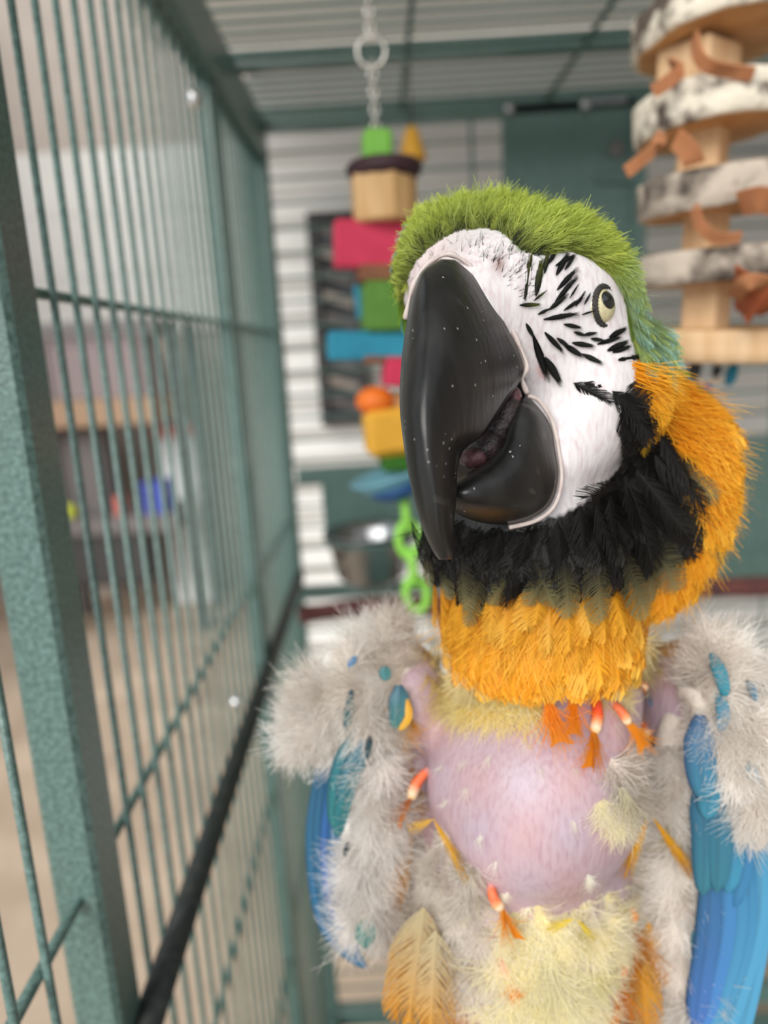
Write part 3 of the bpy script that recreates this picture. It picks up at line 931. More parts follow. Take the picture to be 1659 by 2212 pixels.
# ------------------------------------------------------------------ feathers
def template(nb=16, sweep=.30, fray=.35, prof='round', jit=.05, seed=0, start=.0, seg=2, thk=.62):
    """barbed feather in unit space: returns points (t, s, h), quads, t-colour coordinate, edge coordinate"""
    r = np.random.default_rng(seed)
    V = []; Fq = []; E = []
    def w(t):
        if prof == 'round': return math.sin(math.pi * min(1, max(0, t)) ** .75) ** .7 if 0 < t < 1 else .05
        if prof == 'long': return min(1, (t * 5) ** .6) * (1 - max(0, (t - .55) / .45) ** 2.2) ** .6 + .03 if t < 1 else .03
        return (.25 + .75 * t)
    # rachis
    n = 5
    for i in range(n):
        t = i / (n - 1) * .95
        ww = .035 * (1 - .8 * t)
        V += [(t, -ww, .008), (t, ww, .008)]; E += [0, 0]
        if i: k = len(V); Fq.append((k - 4, k - 3, k - 1, k - 2))
    gap = (.92 - start) / nb
    for sd in (-1, 1):
        for i in range(nb):
            t0 = start + gap * (i + .5) + r.normal() * jit * gap
            sw = sweep * (1 + r.normal() * .15)
            t1 = min(1.02, t0 + sw * (.5 + .5 * w(t0 + sw * .6)))
            wd = w(min(.985, t0 + sw * .55)) * (1 + r.normal() * jit)
            th0 = gap * thk; th1 = gap * thk * (1 - fray); hz = r.normal() * .012
            base = len(V)
            for q in range(seg + 1):
                u = q / seg
                t = t0 + (t1 - t0) * u ** 1.25; s = sd * wd * .5 * (u ** .85)
                th = th0 + (th1 - th0) * u
                if q == seg: th = th1 * (.45 if fray > .4 else .8)
                hh = hz * u - .05 * u * u
                V += [(t - th, s, hh), (t + th, s, hh)]; E += [u, u]
                if q: k = len(V); Fq.append((k - 4, k - 3, k - 1, k - 2))
    return np.array(V), np.array(Fq), np.array(E)
def down_template(nb=16, seed=0, spread=.9, seg=3, width=.02):
    r = np.random.default_rng(seed); V = []; Fq = []; E = []
    for i in range(nb):
        an = r.uniform(-spread, spread); L = r.uniform(.6, 1.05); up = r.uniform(-.05, .45); cu = r.normal() * .5; cv = r.normal() * .25
        ox = r.normal() * .05
        for q in range(seg + 1):
            u = q / seg
            aa = an + cu * u
            t = L * u * math.cos(aa); s = L * u * math.sin(aa) + ox; hh = up * u * L + cv * u * u * .5
            w_ = width * (1 - .75 * u)
            pt = np.array([t, s, hh]); sd = np.array([-math.sin(aa), math.cos(aa), 0]) * w_
            V += [tuple(pt - sd), tuple(pt + sd)]; E += [u, u]
            if q: k = len(V); Fq.append((k - 4, k - 3, k - 1, k - 2))
    return np.array(V), np.array(Fq), np.array(E)
def instance(tmpl, O, D, N, L, Wd, curl, c0, c1, mode=1.6, camber=.15, var=.14):
    """place copies of a feather template; c0 root colour, c1 tip colour (arrays)"""
    V, Fq, E = tmpl
    n = len(O); m = len(V)
    D = D / np.linalg.norm(D, axis=1, keepdims=True)
    S = np.cross(N, D); S /= np.linalg.norm(S, axis=1, keepdims=True) + 1e-12
    N2 = np.cross(D, S)
    t = V[None, :, 0]; s = V[None, :, 1]; hh = V[None, :, 2]
    L_ = L[:, None]; W_ = Wd[:, None]; cu = curl[:, None]
    up = hh * L_ - cu * L_ * t ** 2 - camber * W_ * (s * 2) ** 2 * .5
    X = O[:, None, :] + D[:, None, :] * (t * L_)[..., None] + S[:, None, :] * (s * W_)[..., None] + N2[:, None, :] * up[..., None]
    tt = np.clip(t, 0, 1)[..., None] ** mode
    C = c0[:, None, :] * (1 - tt) + c1[:, None, :] * tt
    C = C * (1 - var + 2 * var * np.random.default_rng(3).random((n, 1, 1)))
    F = (Fq[None] + (np.arange(n) * m)[:, None, None]).reshape(-1, 4)
    return X.reshape(-1, 3), F, C.reshape(-1, 3)
def field(ctrl, px, py):
    c = np.asarray(ctrl, float)
    d2 = (px - c[:, 0]) ** 2 + (py - c[:, 1]) ** 2 + 60
    w = 1 / d2 ** 1.3
    v = (c[:, 2:4] * w[:, None]).sum(0)
    return v / (np.linalg.norm(v) + 1e-9)
def pix_dir(n, dx, dy):
    v = M @ np.array([dx, -dy, 0.0])
    t = v - n * (v @ n)
    return t / (np.linalg.norm(t) + 1e-9)
def scatter(poly, count, ctrl, lift, jit=.18, seed=0, maxz=.34):
    r = np.random.default_rng(seed)
    poly = np.asarray(poly, float)
    lo = poly.min(0); hi = poly.max(0)
    O = []; D = []; N = []; PX = []
    tries = 0
    while len(O) < count and tries < count * 14:
        tries += 1
        x, y = r.uniform(lo[0], hi[0]), r.uniform(lo[1], hi[1])
        if not inpoly(np.array([x]), np.array([y]), poly)[0]: continue
        h_ = hit(x, y)
        if h_ is None: continue
        p, n = h_
        v = field(ctrl, x, y); an = r.normal() * jit
        v = np.array([v[0] * math.cos(an) - v[1] * math.sin(an), v[0] * math.sin(an) + v[1] * math.cos(an)])
        t = pix_dir(n, *v)
        lf = lift * (1 + r.normal() * .3)
        O.append(p - n * .0004); D.append(t * math.cos(lf) + n * math.sin(lf)); N.append(n * math.cos(lf) - t * math.sin(lf)); PX.append((x, y))
    return np.array(O), np.array(D), np.array(N), np.array(PX)
class Bag:
    def __init__(self): self.V = []; self.F = []; self.C = []; self.n = 0
    def add(self, X, F, C):
        self.V.append(X); self.F.append(F + self.n); self.C.append(C); self.n += len(X)
    def build(self, name, mat, parent, label=None):
        o = mesh_obj(name, np.concatenate(self.V), np.concatenate(self.F), mat, parent, np.concatenate(self.C), smooth=False)
        o['kind'] = 'stuff'
        if label: o['label'] = label
        return o
def rnd(n, a, b, seed=0): return np.random.default_rng(seed).uniform(a, b, n)
def pick(cols, n, seed=0):
    c = np.array([lin(x) for x in cols]); return c[np.random.default_rng(seed).integers(0, len(c), n)]

def soft_template(nb=22, seed=0, fringe=.10, tip=.9, nr=9, taper=.55):
    """closed vane with a hairy fringe"""
    r = np.random.default_rng(seed); V = []; Fq = []; E = []
    cols = [-1, -.55, 0, .55, 1]
    def w(t): return (.22 + .78 * min(1, t / .35) ** .8) * math.sqrt(max(.012, 1 - max(0, (t - taper) / (1.0 - taper)) ** 2))
    ts = np.linspace(0, tip, nr)
    for i, t in enumerate(ts):
        for c in cols:
            back = .10 * abs(c) * (t / tip)
            V.append((t - back * .6, c * w(t) * .46, .012 if c == 0 else -.02 * abs(c))); E.append(abs(c))
        if i:
            b = (i - 1) * 5
            for k in range(4): Fq.append((b + k, b + k + 1, b + k + 6, b + k + 5))
    for sd in (-1, 1):
        for i in range(nb):
            t = .12 + (tip - .14) * i / (nb - 1) + r.normal() * .012
            L = fringe * r.uniform(.5, 1.4); th = .014
            x0 = w(t) * .44 * sd; t0 = t - .06 * t / tip
            t1 = t0 + L * .9; x1 = x0 + sd * L * .45 * w(t)
            b = len(V)
            V += [(t0 - th, x0, -.02), (t0 + th, x0, -.02), (t1 + th * .3, x1, r.normal() * .02), (t1 - th * .3, x1, r.normal() * .02)]; E += [1] * 4
            Fq.append((b, b + 1, b + 2, b + 3))
    for i in range(nb):                        # tip barbs
        u = (i / (nb - 1) * 2 - 1) * .9; x0 = u * w(tip) * .46; th = .02
        L = fringe * r.uniform(.5, 1.5) * 1.1; an = u * .5 + r.normal() * .08; b = len(V); t0 = tip - .03 - .06 * abs(u)
        t1 = t0 + L * math.cos(an) + .03; x1 = x0 + L * math.sin(an)
        V += [(t0, x0 - th, 0), (t0, x0 + th, 0), (t1, x1 + th * .25, r.normal() * .02), (t1, x1 - th * .25, r.normal() * .02)]; E += [1] * 4
        Fq.append((b, b + 1, b + 2, b + 3))
    return np.array(V), np.array(Fq), np.array(E)
T_CROWN = [template(18, .45, .8, 'round', .12, s) for s in range(3)]
T_NECK = [template(44, .34, .15, 'long', .03, s + 10, .0, 2, .66) for s in range(4)]
T_TUFT = [down_template(44, s + 60, .62, 4, .011) for s in range(5)]
T_DOWN = [down_template(24, s + 20, .9, 3, .014) for s in range(4)]
T_HAIR = [down_template(3, s + 30, .12, 2, .018) for s in range(3)]

def plume(bag, poly, count, ctrl, lift, Lr, Wr, curl, cols0, cols1, tm, jit=.18, seed=0, mode=1.6, colorfn=None, var=.12):
    O, D, N, PXY = scatter(poly, count, ctrl, lift, jit, seed)
    n = len(O)
    if n == 0: return
    L = rnd(n, *Lr, seed + 1); Wd = rnd(n, *Wr, seed + 2); cu = rnd(n, *curl, seed + 3)
    c0 = pick(cols0, n, seed + 4); c1 = pick(cols1, n, seed + 5)
    if colorfn is not None:
        c0, c1 = colorfn(PXY, c0, c1)
        L = L * np.clip(.55 + (PXY[:, 0] - 860) / 260, .55, 1)
    k = np.random.default_rng(seed + 6).integers(0, len(tm), n)
    for j in range(len(tm)):
        m_ = k == j
        if m_.any(): bag.add(*instance(tm[j], O[m_], D[m_], N[m_], L[m_], Wd[m_], cu[m_], c0[m_], c1[m_], mode, .15, var))

G_CTRL = [(868, 680, -.95, .25), (858, 600, -1, -.1), (875, 540, -.85, -.5), (930, 490, -.5, -.85), (1000, 460, -.1, -1), (1080, 440, .35, -.9), (1150, 480, .65, -.75),
          (1230, 500, .85, -.5), (1300, 540, .95, -.1), (1360, 600, .9, .45), (1390, 680, .75, .75), (1400, 760, .6, .85)]
GREEN = [(880, 700), (874, 645), (886, 596), (910, 556), (952, 522), (988, 504), (1040, 496), (1084, 504), (1128, 548), (1170, 552), (1200, 536), (1250, 548), (1300, 572), (1340, 606),
         (1356, 660), (1368, 730), (1382, 780), (1420, 790), (1440, 690), (1400, 560), (1320, 470), (1200, 425), (1080, 410), (960, 430), (890, 490), (858, 580), (862, 690)]
def green_cols(PXY, c0, c1):
    x, y = PXY[:, 0], PXY[:, 1]
    bl = np.clip(((x - 1290) * .9 + (y - 520) * .25) / 130, 0, 1) * np.random.default_rng(9).uniform(.0, 1, len(x)) ** .8
    bl = bl[:, None]
    c1 = c1 * (1 - bl) + lin('#9bd6ea') * bl
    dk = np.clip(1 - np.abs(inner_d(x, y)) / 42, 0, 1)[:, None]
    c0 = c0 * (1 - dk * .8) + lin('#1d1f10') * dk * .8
    return c0, c1
_inner = np.array([(880, 700), (874, 645), (886, 596), (910, 556), (952, 522), (988, 504), (1040, 496), (1084, 504), (1128, 548), (1170, 552), (1200, 536), (1250, 548)], float)
_inner = catmull(_inner, 60)
def inner_d(x, y): return np.sqrt(((x[:, None] - _inner[None, :, 0]) ** 2 + (y[:, None] - _inner[None, :, 1]) ** 2).min(1))
crown = Bag()
plume(crown, GREEN, 2400, G_CTRL, .34, (.0085, .0125), (.0042, .0062), (-.05, .18), ['#66701f', '#7d8a2c', '#8c9634'], ['#c4d254', '#d4e068', '#b8c650', '#aab846'], T_CROWN, .16, 100, 1.1, green_cols)
# fine strands over the tips and a dark fringe at the forehead
plume(crown, GREEN, 1500, G_CTRL, .44, (.0090, .0135), (.006, .009), (0, .2), ['#8a9834'], ['#c8da5e', '#d6e878', '#9cae40'], T_HAIR, .2, 140, 1.0, green_cols)
# back of head and nape, unseen from the front
def back_fill(bag, sel, count, L, Wd, c0, c1, tm, seed, lift=.25):
    r = np.random.default_rng(seed)
    tri = BVW[BF]; cen = tri.mean(1); nn = np.cross(tri[:, 2] - tri[:, 0], tri[:, 3] - tri[:, 1])
    nn /= np.linalg.norm(nn, axis=1, keepdims=True) + 1e-12
    ctr = BVW.mean(0)
    view = cen - EYE; view /= np.linalg.norm(view, axis=1, keepdims=True)
    flip = np.median((nn * view).sum(1)[to_px(cen)[2] < .27]) > 0
    if flip: nn = -nn
    x, y, z = to_px(cen)
    ok = np.nonzero(sel(x, y, z) & ((nn * view).sum(1) > -.12))[0]
    if len(ok) == 0: return
    ii = r.choice(ok, count)
    n = nn[ii]; o = cen[ii]
    dn = np.tile(np.array([0, 0.35, -1.0]), (count, 1)) + r.normal(size=(count, 3)) * .15
    t = dn - n * (dn * n).sum(1, keepdims=True); t /= np.linalg.norm(t, axis=1, keepdims=True)
    D = t * math.cos(lift) + n * math.sin(lift); N = n * math.cos(lift) - t * math.sin(lift)
    bag.add(*instance(tm, o, D, N, rnd(count, L * .8, L * 1.2, seed), rnd(count, Wd * .8, Wd * 1.2, seed + 1), rnd(count, 0, .2, seed + 2), pick(c0, count, seed), pick(c1, count, seed + 3)))
back_fill(crown, lambda x, y, z: y < 850, 900, .012, .006, ['#4f6a1c', '#4d7a50'], ['#86b535', '#6fb9c8', '#7fae33'], T_CROWN[0], 160)
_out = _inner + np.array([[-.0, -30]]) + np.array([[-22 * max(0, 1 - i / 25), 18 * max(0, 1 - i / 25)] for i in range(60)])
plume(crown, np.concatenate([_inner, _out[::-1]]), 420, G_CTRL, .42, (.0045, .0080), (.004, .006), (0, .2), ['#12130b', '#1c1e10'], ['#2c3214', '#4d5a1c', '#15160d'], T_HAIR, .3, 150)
crown.build('crown_plumage', MAT['feather'], bird, 'fluffy green crown plumage')

# ---- yellow side of the neck
neck = Bag()
Y_CTRL = [(1370, 800, .9, .2), (1420, 860, .8, .5), (1500, 960, .7, .75), (1560, 1060, .55, .85), (1560, 1180, .3, 1), (1500, 1290, .0, 1), (1430, 1320, -.1, 1)]
YELLOW = [(1362, 778), (1400, 775), (1450, 800), (1520, 900), (1580, 1000), (1600, 1100), (1570, 1200), (1520, 1270), (1440, 1290), (1400, 1240), (1470, 1190), (1500, 1100), (1440, 960), (1390, 880), (1362, 830)]
YC0 = ['#e89a18', '#e59616', '#eda01c']; YC1 = ['#f8b92e', '#fdc840', '#f6b028', '#ffcf4c']
plume(neck, YELLOW, 620, Y_CTRL, .16, (.017, .024), (.010, .014), (0, .2), YC0, YC1, T_NECK, .10, 200, 1.2, None, .05)
plume(neck, YELLOW, 700, Y_CTRL, .24, (.017, .025), (.010, .014), (0, .2), YC0, YC1, T_HAIR, .12, 210, 1.0, None, .08)
NY_CTRL = [(940, 1330, -.15, 1), (1150, 1330, 0, 1), (1380, 1330, .15, 1)]
FRONT_Y = [(930, 1250), (1100, 1265), (1300, 1270), (1400, 1260), (1400, 1320), (1360, 1350), (1200, 1370), (1000, 1370), (940, 1350)]
plume(neck, FRONT_Y, 240, NY_CTRL, .10, (.018, .026), (.010, .014), (0, .12), ['#eda420', '#f0aa26'], ['#f9bc34', '#ffcf52', '#f6b028'], T_NECK, .08, 220, 1.2, None, .05)
plume(neck, FRONT_Y, 260, NY_CTRL, .14, (.016, .023), (.010, .014), (0, .12), ['#eda420'], ['#ffcf52', '#fcc440'], T_HAIR, .12, 225, 1.0, None, .06)
back_fill(neck, lambda x, y, z: (y > 830) & (y < 1420) & (x > 1020) & ~((x < 1450) & (y < 1240) & (z < .29)), 700, .018, .010, YC0, ['#3f8fc0', '#e9a424', '#f3b52e'], T_NECK[0], 260)
back_fill(neck, lambda x, y, z: (y > 1400) & (z > .315), 500, .024, .013, ['#2a6f9e'], ['#2f86bd', '#3f97c9'], T_NECK[1], 270)
neck.build('neck_plumage', MAT['feather'], bird, 'golden yellow neck plumage')

# ---- black throat plumage
thr = Bag()
B_CTRL = [(1250, 832, .9, .45), (1330, 850, .85, .5), (1400, 920, .5, .85), (1430, 1000, .6, .8), (1400, 1080, .45, .9), (1300, 1060, .1, 1), (1240, 1110, -.1, 1), (1150, 1150, -.15, 1), (1050, 1150, -.3, 1), (920, 1130, -.3, 1)]
BLACK = [(1300, 850), (1345, 850), (1390, 885), (1425, 950), (1460, 1010), (1490, 1090), (1450, 1130), (1380, 1170), (1250, 1200), (1100, 1215), (950, 1205), (905, 1160), (890, 1110), (985, 1115), (1100, 1138), (1185, 1118), (1260, 1085), (1335, 1012), (1390, 985), (1378, 920), (1340, 880)]
plume(thr, BLACK, 520, B_CTRL, .18, (.012, .018), (.008, .012), (0, .2), ['#14110f', '#191615', '#1d1a18'], ['#191715', '#262322', '#2e2c28'], T_NECK, .20, 300)
plume(thr, BLACK, 420, B_CTRL, .30, (.013, .019), (.006, .010), (0, .2), ['#14110f'], ['#2a2826', '#1a1817'], T_HAIR, .3, 320)
plume(thr, [(1320, 852), (1390, 872), (1450, 960), (1500, 1060), (1440, 1110), (1375, 1010), (1390, 970), (1376, 905)], 160, B_CTRL, .2, (.010, .015), (.006, .009), (0, .2), ['#14110f', '#191615'], ['#1c1a18', '#262322'], T_NECK, .2, 330)
thr.build('throat_plumage', MAT['feather'], bird, 'black throat plumage')

# ---- single feathers laid by hand: path of (px, py), raised above the skin
def one_feather(name, p0, p1, wpx, c0, c1, parent=bird, lift=.0006, tm=None, curl=.08, mat='feather', z=None, depth1=None, roll=0):
    h0 = hit(*p0)
    if z is None:
        if h0 is None: h0 = near(*p0)
        o, n = h0
        h1 = hit(*p1)
        dd = to_px(o)[2]
        if h1 is not None and abs(to_px(h1[0])[2] - dd) < .02: e = h1[0] + h1[1] * lift * 2
        else: e = P(p1[0], p1[1], dd)
        o = o + n * lift
    else:
        o = P(*p0, z); e = P(*p1, depth1 or z); n = nrm(EYE - o)
    d = e - o; L = np.linalg.norm(d)
    if L < 1e-5: return None
    d = d / L
    n = nrm(n - d * (n @ d))
    if roll: n = nrm(n * math.cos(roll) + np.cross(d, n) * math.sin(roll))
    wd = wpx / FPX * to_px(o)[2]
    tm = tm or T_NECK[0]
    X, F, C = instance(tm, o[None], d[None], n[None], np.array([L]), np.array([wd]), np.array([curl]), c0[None], c1[None])
    return mesh_obj(name, X, F, MAT[mat], parent, C, smooth=False)

# dark facial feather lines
FL = []
def zz(x, y): return (1100 + x / 5.53, 520 + y / 5.53)
for (x0, y0, x1, y1, w) in [
    (190, 980, 290, 1150, 50), (280, 1120, 470, 1640, 90), (420, 1380, 640, 1720, 100), (415, 1085, 650, 1330, 60), (560, 1155, 720, 1270, 50), (640, 1230, 880, 1390, 70), (860, 1350, 1110, 1480, 60),
    (740, 1215, 1010, 1270, 60), (640, 995, 850, 1040, 50), (760, 1085, 900, 1135, 45), (870, 1125, 1030, 1105, 45), (960, 1170, 1110, 1200, 45), (1040, 1240, 1320, 1160, 55),
    (400, 940, 820, 870, 60), (850, 885, 990, 840, 25), (330, 880, 470, 810, 40), (460, 830, 680, 650, 60), (540, 730, 800, 440, 60), (560, 595, 790, 350, 60), (640, 835, 860, 690, 45), (780, 790, 880, 620, 35),
    (710, 690, 800, 540, 25), (880, 770, 940, 640, 30), (550, 420, 690, 170, 70), (540, 310, 780, 190, 50), (650, 360, 760, 210, 40), (450, 290, 560, 130, 50),
    (310, 660, 380, 250, 90), (410, 400, 450, 140, 60), (180, 710, 240, 200, 70), (110, 770, 370, 760, 50), (280, 720, 420, 610, 30), (1180, 1160, 1380, 1050, 70), (1160, 1320, 1400, 1210, 75), (1220, 1340, 1430, 1270, 60), (1290, 1430, 1540, 1390, 75)]:
    p0 = zz(x0, y0); p1 = zz(x1, y1)
    olive = y0 < 800 and x0 < 450
    FL.append((p0, p1, w / 5.53 * 1.08, olive))
for (p0, p1, w, ol) in FL:
    one_feather('face_feather', p0, p1, w, lin('#0f1110'), lin('#5c6320') if ol else lin('#1c201d'), lift=.0007, tm=soft_template(18, int(p0[0]), .16, .85, 9, .3), curl=.03)
for (p0, p1, w) in [((1385, 935), (1440, 1010), 50), ((1380, 965), (1432, 1045), 50), ((1372, 990), (1420, 1065), 50), ((1240, 826), (1318, 872), 34), ((1262, 826), (1352, 866), 34), ((1290, 832), (1390, 880), 40), ((1320, 845), (1410, 920), 46), ((1345, 860), (1425, 960), 50)]:
    one_feather('face_feather', p0, p1, w, lin('#0f0e0d'), lin('#1b1918'), lift=.001)
# fine bristles around the nostril and lores
br = Bag()
plume(br, [(880, 660), (890, 600), (950, 535), (1030, 510), (1090, 520), (1140, 560), (1160, 640), (1125, 660), (1060, 580), (980, 535), (910, 590)], 90,
      [(890, 620, -.6, -.3), (960, 530, -.3, -.9), (1060, 540, .3, -.9), (1130, 620, .5, -.75)], .5, (.003, .0055), (.002, .003), (0, .2), ['#1a1712'], ['#2c2a1a', '#15120f'], T_HAIR, .3, 340)
br.build('face_bristles', MAT['feather'], bird, 'fine black bristles on the white face')

# larger throat feathers with olive, see-through tips, and long yellow breast feathers
r = random.Random(5)
for (x0, y0, x1, y1, w) in [(1020, 1190, 1000, 1330, 46), (1060, 1200, 1050, 1355, 44), (950, 1180, 915, 1270, 40), (985, 1200, 960, 1300, 40), (1110, 1200, 1090, 1300, 50), (1150, 1190, 1190, 1320, 56),
                            (1205, 1190, 1215, 1340, 60), (1260, 1180, 1270, 1345, 70), (1310, 1180, 1345, 1335, 72), (1370, 1170, 1420, 1310, 80), (1400, 1150, 1470, 1290, 80), (1430, 1080, 1510, 1200, 70), (1420, 1000, 1505, 1075, 60), (1180, 1200, 1150, 1310, 50)]:
    one_feather('throat_feather', (x0, y0), (x1, y1), w, lin('#1c1a16'), lin('#a39c6c'), lift=.006, tm=template(52, .16, .1, 'long', .02, r.randint(0, 999), .0, 2, .40), curl=.1)
for (x0, y0, x1, y1, w) in [(930, 1130, 905, 1240, 30), (960, 1140, 950, 1260, 34), (1000, 1140, 985, 1270, 36), (1040, 1145, 1020, 1260, 36), (1090, 1150, 1060, 1260, 40), (1140, 1150, 1100, 1250, 40), (1190, 1130, 1200, 1250, 50), (1230, 1100, 1235, 1270, 56),
                            (1280, 1080, 1285, 1250, 64), (1310, 1060, 1350, 1230, 60), (1340, 1030, 1410, 1200, 66), (1370, 1010, 1460, 1150, 60), (1390, 980, 1480, 1090, 56), (1300, 1040, 1225, 1090, 40), (1390, 940, 1450, 1030, 46), (1255, 1090, 1300, 1215, 50)]:
    one_feather('throat_feather', (x0, y0), (x1, y1), w, lin('#0f0d0c'), lin('#22201e'), lift=.007, tm=template(50, .30, .15, 'long', .03, r.randint(0, 999), .0, 2, .64), curl=.12)
for k in range(44):
    x = 945 + (k % 22) * 20.5 + r.uniform(-8, 8); y = (1250 if k < 22 else 1320) + r.uniform(-15, 15)
    ln = r.uniform(105, 160)
    dx = (x - 1160) * .06 + r.uniform(-12, 12)
    one_feather('breast_feather', (x, y), (x + dx, y + ln), r.uniform(40, 66), lin(r.choice(['#f0a824', '#eca020'])), lin(r.choice(['#fcc03a', '#ffd158', '#f8b62c'])), lift=.004, tm=template(50, .30, .15, 'long', .03, r.randint(0, 999), .0, 2, .64), curl=.05)

# ---- down fluff on the body
dn = Bag()
DC = [(900, 1400, -.6, .6), (1150, 1500, -.1, 1), (1420, 1400, .6, .7), (950, 1900, -.3, 1), (1150, 2050, .05, 1), (1350, 1900, .3, 1)]
PALE_Y = ['#fbeeb4', '#f6e08e', '#fdf4c8', '#ece0b8']
GREY = ['#e8e0d6', '#d8cec2', '#f6f0e8', '#c4b8aa']
CREAM = ['#f4eed8', '#fbf1c0', '#ece4d4', '#fff8d8']
plume(dn, [(920, 1400), (960, 1380), (1020, 1470), (1160, 1480), (1150, 1520), (1000, 1530), (930, 1480)], 60, DC, .40, (.011, .019), (.010, .016), (0, .3), PALE_Y, PALE_Y + ['#f5d564'], T_DOWN, .35, 400)
plume(dn, [(1360, 1370), (1410, 1380), (1430, 1440), (1370, 1450)], 50, DC, .35, (.010, .016), (.008, .014), (0, .3), PALE_Y, GREY + PALE_Y, T_DOWN, .3, 410)
plume(dn, [(1290, 1470), (1360, 1450), (1350, 1520), (1300, 1530)], 10, DC, .3, (.008, .012), (.008, .012), (0, .3), PALE_Y, PALE_Y, T_DOWN, .3, 415)
plume(dn, [(1300, 1640), (1400, 1600), (1430, 1700), (1330, 1720)], 60, DC, .35, (.009, .014), (.010, .015), (0, .3), GREY, GREY, T_DOWN, .4, 420)
plume(dn, [(1290, 1720), (1360, 1720), (1360, 1790), (1300, 1780)], 30, DC, .35, (.008, .012), (.008, .012), (0, .3), CREAM, CREAM, T_DOWN, .3, 425)
plume(dn, [(1380, 1600), (1440, 1600), (1450, 2212), (1400, 2212), (1400, 1900)], 70, DC, .35, (.010, .015), (.010, .016), (0, .3), GREY, GREY, T_DOWN, .4, 430)
plume(dn, [(880, 1780), (960, 1790), (1020, 1860), (1060, 1920), (1020, 2000), (1060, 2150), (900, 2150), (870, 2000)], 130, DC, .3, (.008, .013), (.009, .014), (0, .3), GREY, GREY + CREAM, T_DOWN, .4, 440)
plume(dn, [(1060, 1930), (1200, 1960), (1370, 1900), (1380, 2260), (1020, 2260), (1090, 2100)], 170, DC, .3, (.009, .015), (.010, .015), (0, .3), CREAM, CREAM + ['#efe3a0'], T_DOWN, .4, 450)
plume(dn, [(850, 2000), (960, 2030), (1010, 2250), (830, 2250)], 120, DC, .25, (.012, .018), (.010, .015), (0, .2), ['#e29a1c', '#eaa526'], ['#f3b030', '#e9a020', '#e0c070'], T_DOWN, .3, 460)
plume(dn, [(1350, 2060), (1420, 2060), (1430, 2250), (1340, 2250)], 80, DC, .25, (.012, .018), (.010, .015), (0, .2), ['#e29a1c', '#eaa526'], ['#f3b030', '#e9a020', '#e0c070'], T_DOWN, .3, 465)
plume(dn, [(850, 1560), (900, 1500), (905, 1700), (880, 1800), (830, 1950), (830, 1700)], 60, DC, .3, (.009, .014), (.008, .013), (0, .2), ['#e29a1c', '#d8c8a8'], ['#f3b030', '#e9a020', '#ddd0b8'], T_DOWN, .4, 470)
for (pl, cnt, cs) in (([(900, 1800), (1030, 1860), (1050, 1960), (1040, 2150), (900, 2150)], 60, GREY + ['#f2ece2']), ([(1080, 1960), (1360, 1930), (1370, 2230), (1050, 2230)], 90, CREAM + ['#f8f0c4', '#efe4a4']),
                      ([(1400, 1620), (1450, 1650), (1450, 1850), (1400, 1800)], 22, GREY), ([(930, 1380), (1010, 1400), (1090, 1490), (960, 1500)], 34, PALE_Y), ([(1310, 1640), (1410, 1610), (1430, 1720), (1330, 1730)], 24, GREY)):
    plume(dn, pl, cnt, DC, .4, (.010, .017), (.012, .018), (0, .3), cs, cs, T_TUFT, .5, 700 + cnt, .7, None, .18)
# small emerging tufts on the bare breast
for i, (x, y) in enumerate([(955, 1650), (1005, 1640), (1010, 1700), (965, 1725), (1040, 1800), (1070, 1860), (1135, 1600), (1060, 1630), (1170, 1655), (1240, 1655), (1235, 1770), (1270, 1890), (1305, 1940), (1220, 1560), (1100, 1570), (1330, 1560), (1260, 1620), (1090, 1930)]):
    plume(dn, [(x - 4, y - 4), (x + 4, y - 4), (x + 4, y + 4), (x - 4, y + 4)], 7, DC, .35, (.005, .008), (.002, .004), (0, .3), ['#fffdf2'], ['#fff6dc'], T_DOWN if i in (11, 12, 17) else T_HAIR, .3, 480 + i)
dn.build('body_down', MAT['down'], bird, 'pale grey and cream down on the belly')

# ---- pin feathers: sheath tube and brush
def pin(x0, y0, x1, y1, wpx, sh=.45, brush=True, c0='#ee7548', c1='#f7a028', ctip='#f2951c', pinkbase=True, spread=1.0):
    h0 = hit(x0, y0) or near(x0, y0)
    o, n = h0; dd = to_px(o)[2]
    h1 = hit(x1, y1)
    e = P(x1, y1, min(to_px(h1[0])[2] if h1 else dd, dd) - .005)
    o = o - n * .0005
    d = e - o; L = np.linalg.norm(d); d /= L
    w = wpx / FPX * dd / 2
    root = bpy.data.objects.new('pin_feather', None); COL.objects.link(root); root.parent = bird; root.empty_display_size = .005
    pts = [o + d * L * sh * t + n * .0015 * math.sin(math.pi * t) for t in np.linspace(0, 1, 7)]
    rr = [w * k for k in (.55, .75, .85, .9, .95, .9, .8)]
    mb = MB().tube(pts, rr, 8)
    cols = [lin('#e3b0b0') if pinkbase else lin(c0), lin(c0), lin(c0), lin(c0), lin('#f3a06a'), lin('#f6d9b8'), lin('#f3c58a')]
    C = np.repeat(np.array(cols), 8, 0)
    mesh_obj('sheath', mb.v, mb.f, MAT['sheath'], root, C)
    n2 = nrm(n - d * (n @ d))
    tm = down_template(46, int(x0 + y0), .20 * spread, 3, .014)
    st = o + d * L * sh * .92
    X, F, C = instance(tm, st[None], d[None], n2[None], np.array([L * (1 - sh * .92) * 1.15]), np.array([L * .6]), np.array([.05]), lin(c1)[None], lin(ctip)[None])
    mesh_obj('brush', X, F, MAT['feather'], root, C, smooth=False)
    tm = template(18, .4, .5, 'fan', .1, int(x0), .0)
    X, F, C = instance(tm, st[None], d[None], n2[None], np.array([L * (1 - sh * .92) * .92]), np.array([w * 3.2 * spread]), np.array([.05]), lin(c1)[None], lin(ctip)[None])
    mesh_obj('vane', X, F, MAT['feather'], root, C, smooth=False)
pin(925, 1660, 852, 1785, 26, .52)
pin(1170, 1460, 1212, 1622, 30, .25, c0='#f2701e', c1='#f58a14')
